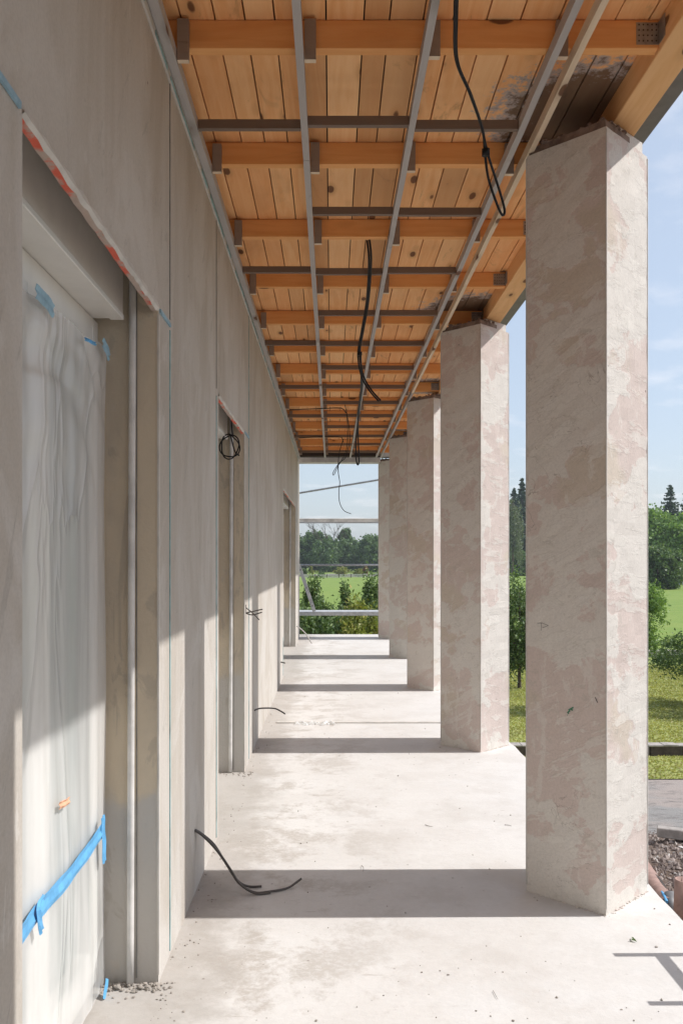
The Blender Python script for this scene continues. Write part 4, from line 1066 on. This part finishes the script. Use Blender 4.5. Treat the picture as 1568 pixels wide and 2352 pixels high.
# concrete post with a hole lying behind the heap
t = thing('concrete_post', 'pale square concrete post with a hole in its end, lying on the gravel', 'post', GP(1508, 1918, .24), 0)
p0 = Vector((0, 0, .06)); p1 = Vector((1.9, -.85, .06)); d = (p1 - p0).normalized(); sd_ = Vector((-d.y, d.x, 0)) * .075; up = Vector((0, 0, .075))
bm = bmesh.new(); vs = [bm.verts.new(p + a * sd_ + b * up) for p in (p0, p1) for a, b in ((-1, -1), (1, -1), (1, 1), (-1, 1))]
for q in ((0, 3, 2, 1), (4, 5, 6, 7), (0, 1, 5, 4), (1, 2, 6, 5), (2, 3, 7, 6), (3, 0, 4, 7)): bm.faces.new([vs[i] for i in q])
pb = obj('post_body', bm, MT['concrete'], t, bevel=.012)
bm = bmesh.new(); tube(bm, [p0 - d * .004, p0 + d * .02], .032, 12); obj('hole', bm, MT['dark'], t)
# corrugated pipe
def corr():
    bm = bmesh.new(); path = smooth_path([GP(1440, 1990, .16), GP(1484, 2004, .17), GP(1506, 2018, .18), GP(1521, 2040, .18), GP(1532, 2066, .15), GP(1545, 2110, .05)], 14)
    seg = 12; prev = None; up = Vector((0, 0, 1))
    for i, p in enumerate(path):
        for rr in ((.045,) if i % 2 else (.034,)):
            dd = (path[min(i + 1, len(path) - 1)] - path[max(0, i - 1)]).normalized(); a = dd.cross(up).normalized(); b = a.cross(dd)
            ring = [bm.verts.new(p + rr * (math.cos(6.2832 * k / seg) * a + math.sin(6.2832 * k / seg) * b)) for k in range(seg)]
            if prev:
                for k in range(seg): bm.faces.new((prev[k], prev[(k + 1) % seg], ring[(k + 1) % seg], ring[k]))
            prev = ring
    return bm
tag(obj('drain_pipe', corr(), MT['corr']), 'black corrugated drain pipe curving along the gravel heap', 'pipe')
def claypipe(a, b, r, label, arc=math.pi * 2):
    bm = bmesh.new(); a = Vector(a); b = Vector(b); d = (b - a).normalized(); s = d.cross(Vector((0, 0, 1))).normalized(); u = s.cross(d); n = 20
    def ring(p, rr): return [bm.verts.new(p + rr * (math.cos(math.pi / 2 - arc / 2 + arc * k / n) * s + math.sin(math.pi / 2 - arc / 2 + arc * k / n) * u)) for k in range(n + 1)]
    R1, R2, R3, R4 = ring(a, r), ring(b, r), ring(b, r * .84), ring(a, r * .84)
    for A_, B_ in ((R1, R2), (R2, R3), (R3, R4), (R4, R1)):
        for k in range(n): bm.faces.new((A_[k], A_[k + 1], B_[k + 1], B_[k]))
    return tag(obj('clay_pipe', bm, MT['clay'], smooth=True), label, 'pipe', 'clay pipes below the terrace')
claypipe(GP(1470, 1990, .10), GP(1532, 2085, .10), .13, 'reddish half-round clay pipe lying along the slab edge', math.pi)
claypipe(GP(1568, 2140, .0), GP(1568, 2140, .0) + Vector((0.03, .02, .62)), .12, 'reddish clay pipe standing upright at the right edge')
claypipe(GP(1543, 2105, .04), GP(1543, 2105, .04) + Vector((.06, .22, .20)), .07, 'short dark grey pipe socket next to the upright clay pipe').data.materials[0] = MT['fascia']
bm = bmesh.new(); tube(bm, smooth_path([GP(1516, 2046, .20), GP(1523, 2056, .22), GP(1530, 2072, .2)], 4), .02, 8)
tag(obj('blue_hose', bm, MT['blue_tape']), 'short bright blue hose end on the drain pipe', 'hose')

# thin summer haze round the whole place
bm = bmesh.new(); box(bm, -160, 230, -12, 345, ZG - 1, 34)
hm = bpy.data.materials.new('air_haze'); hm.use_nodes = True; ht = hm.node_tree; ht.nodes.clear()
hv = ht.nodes.new('ShaderNodeVolumePrincipled'); ho = ht.nodes.new('ShaderNodeOutputMaterial')
hv.inputs['Color'].default_value = (.86, .92, 1, 1); hv.inputs['Density'].default_value = .0003; hv.inputs['Anisotropy'].default_value = .2
ht.links.new(hv.outputs[0], ho.inputs['Volume'])
tag(obj('haze', bm, hm), kind='stuff')
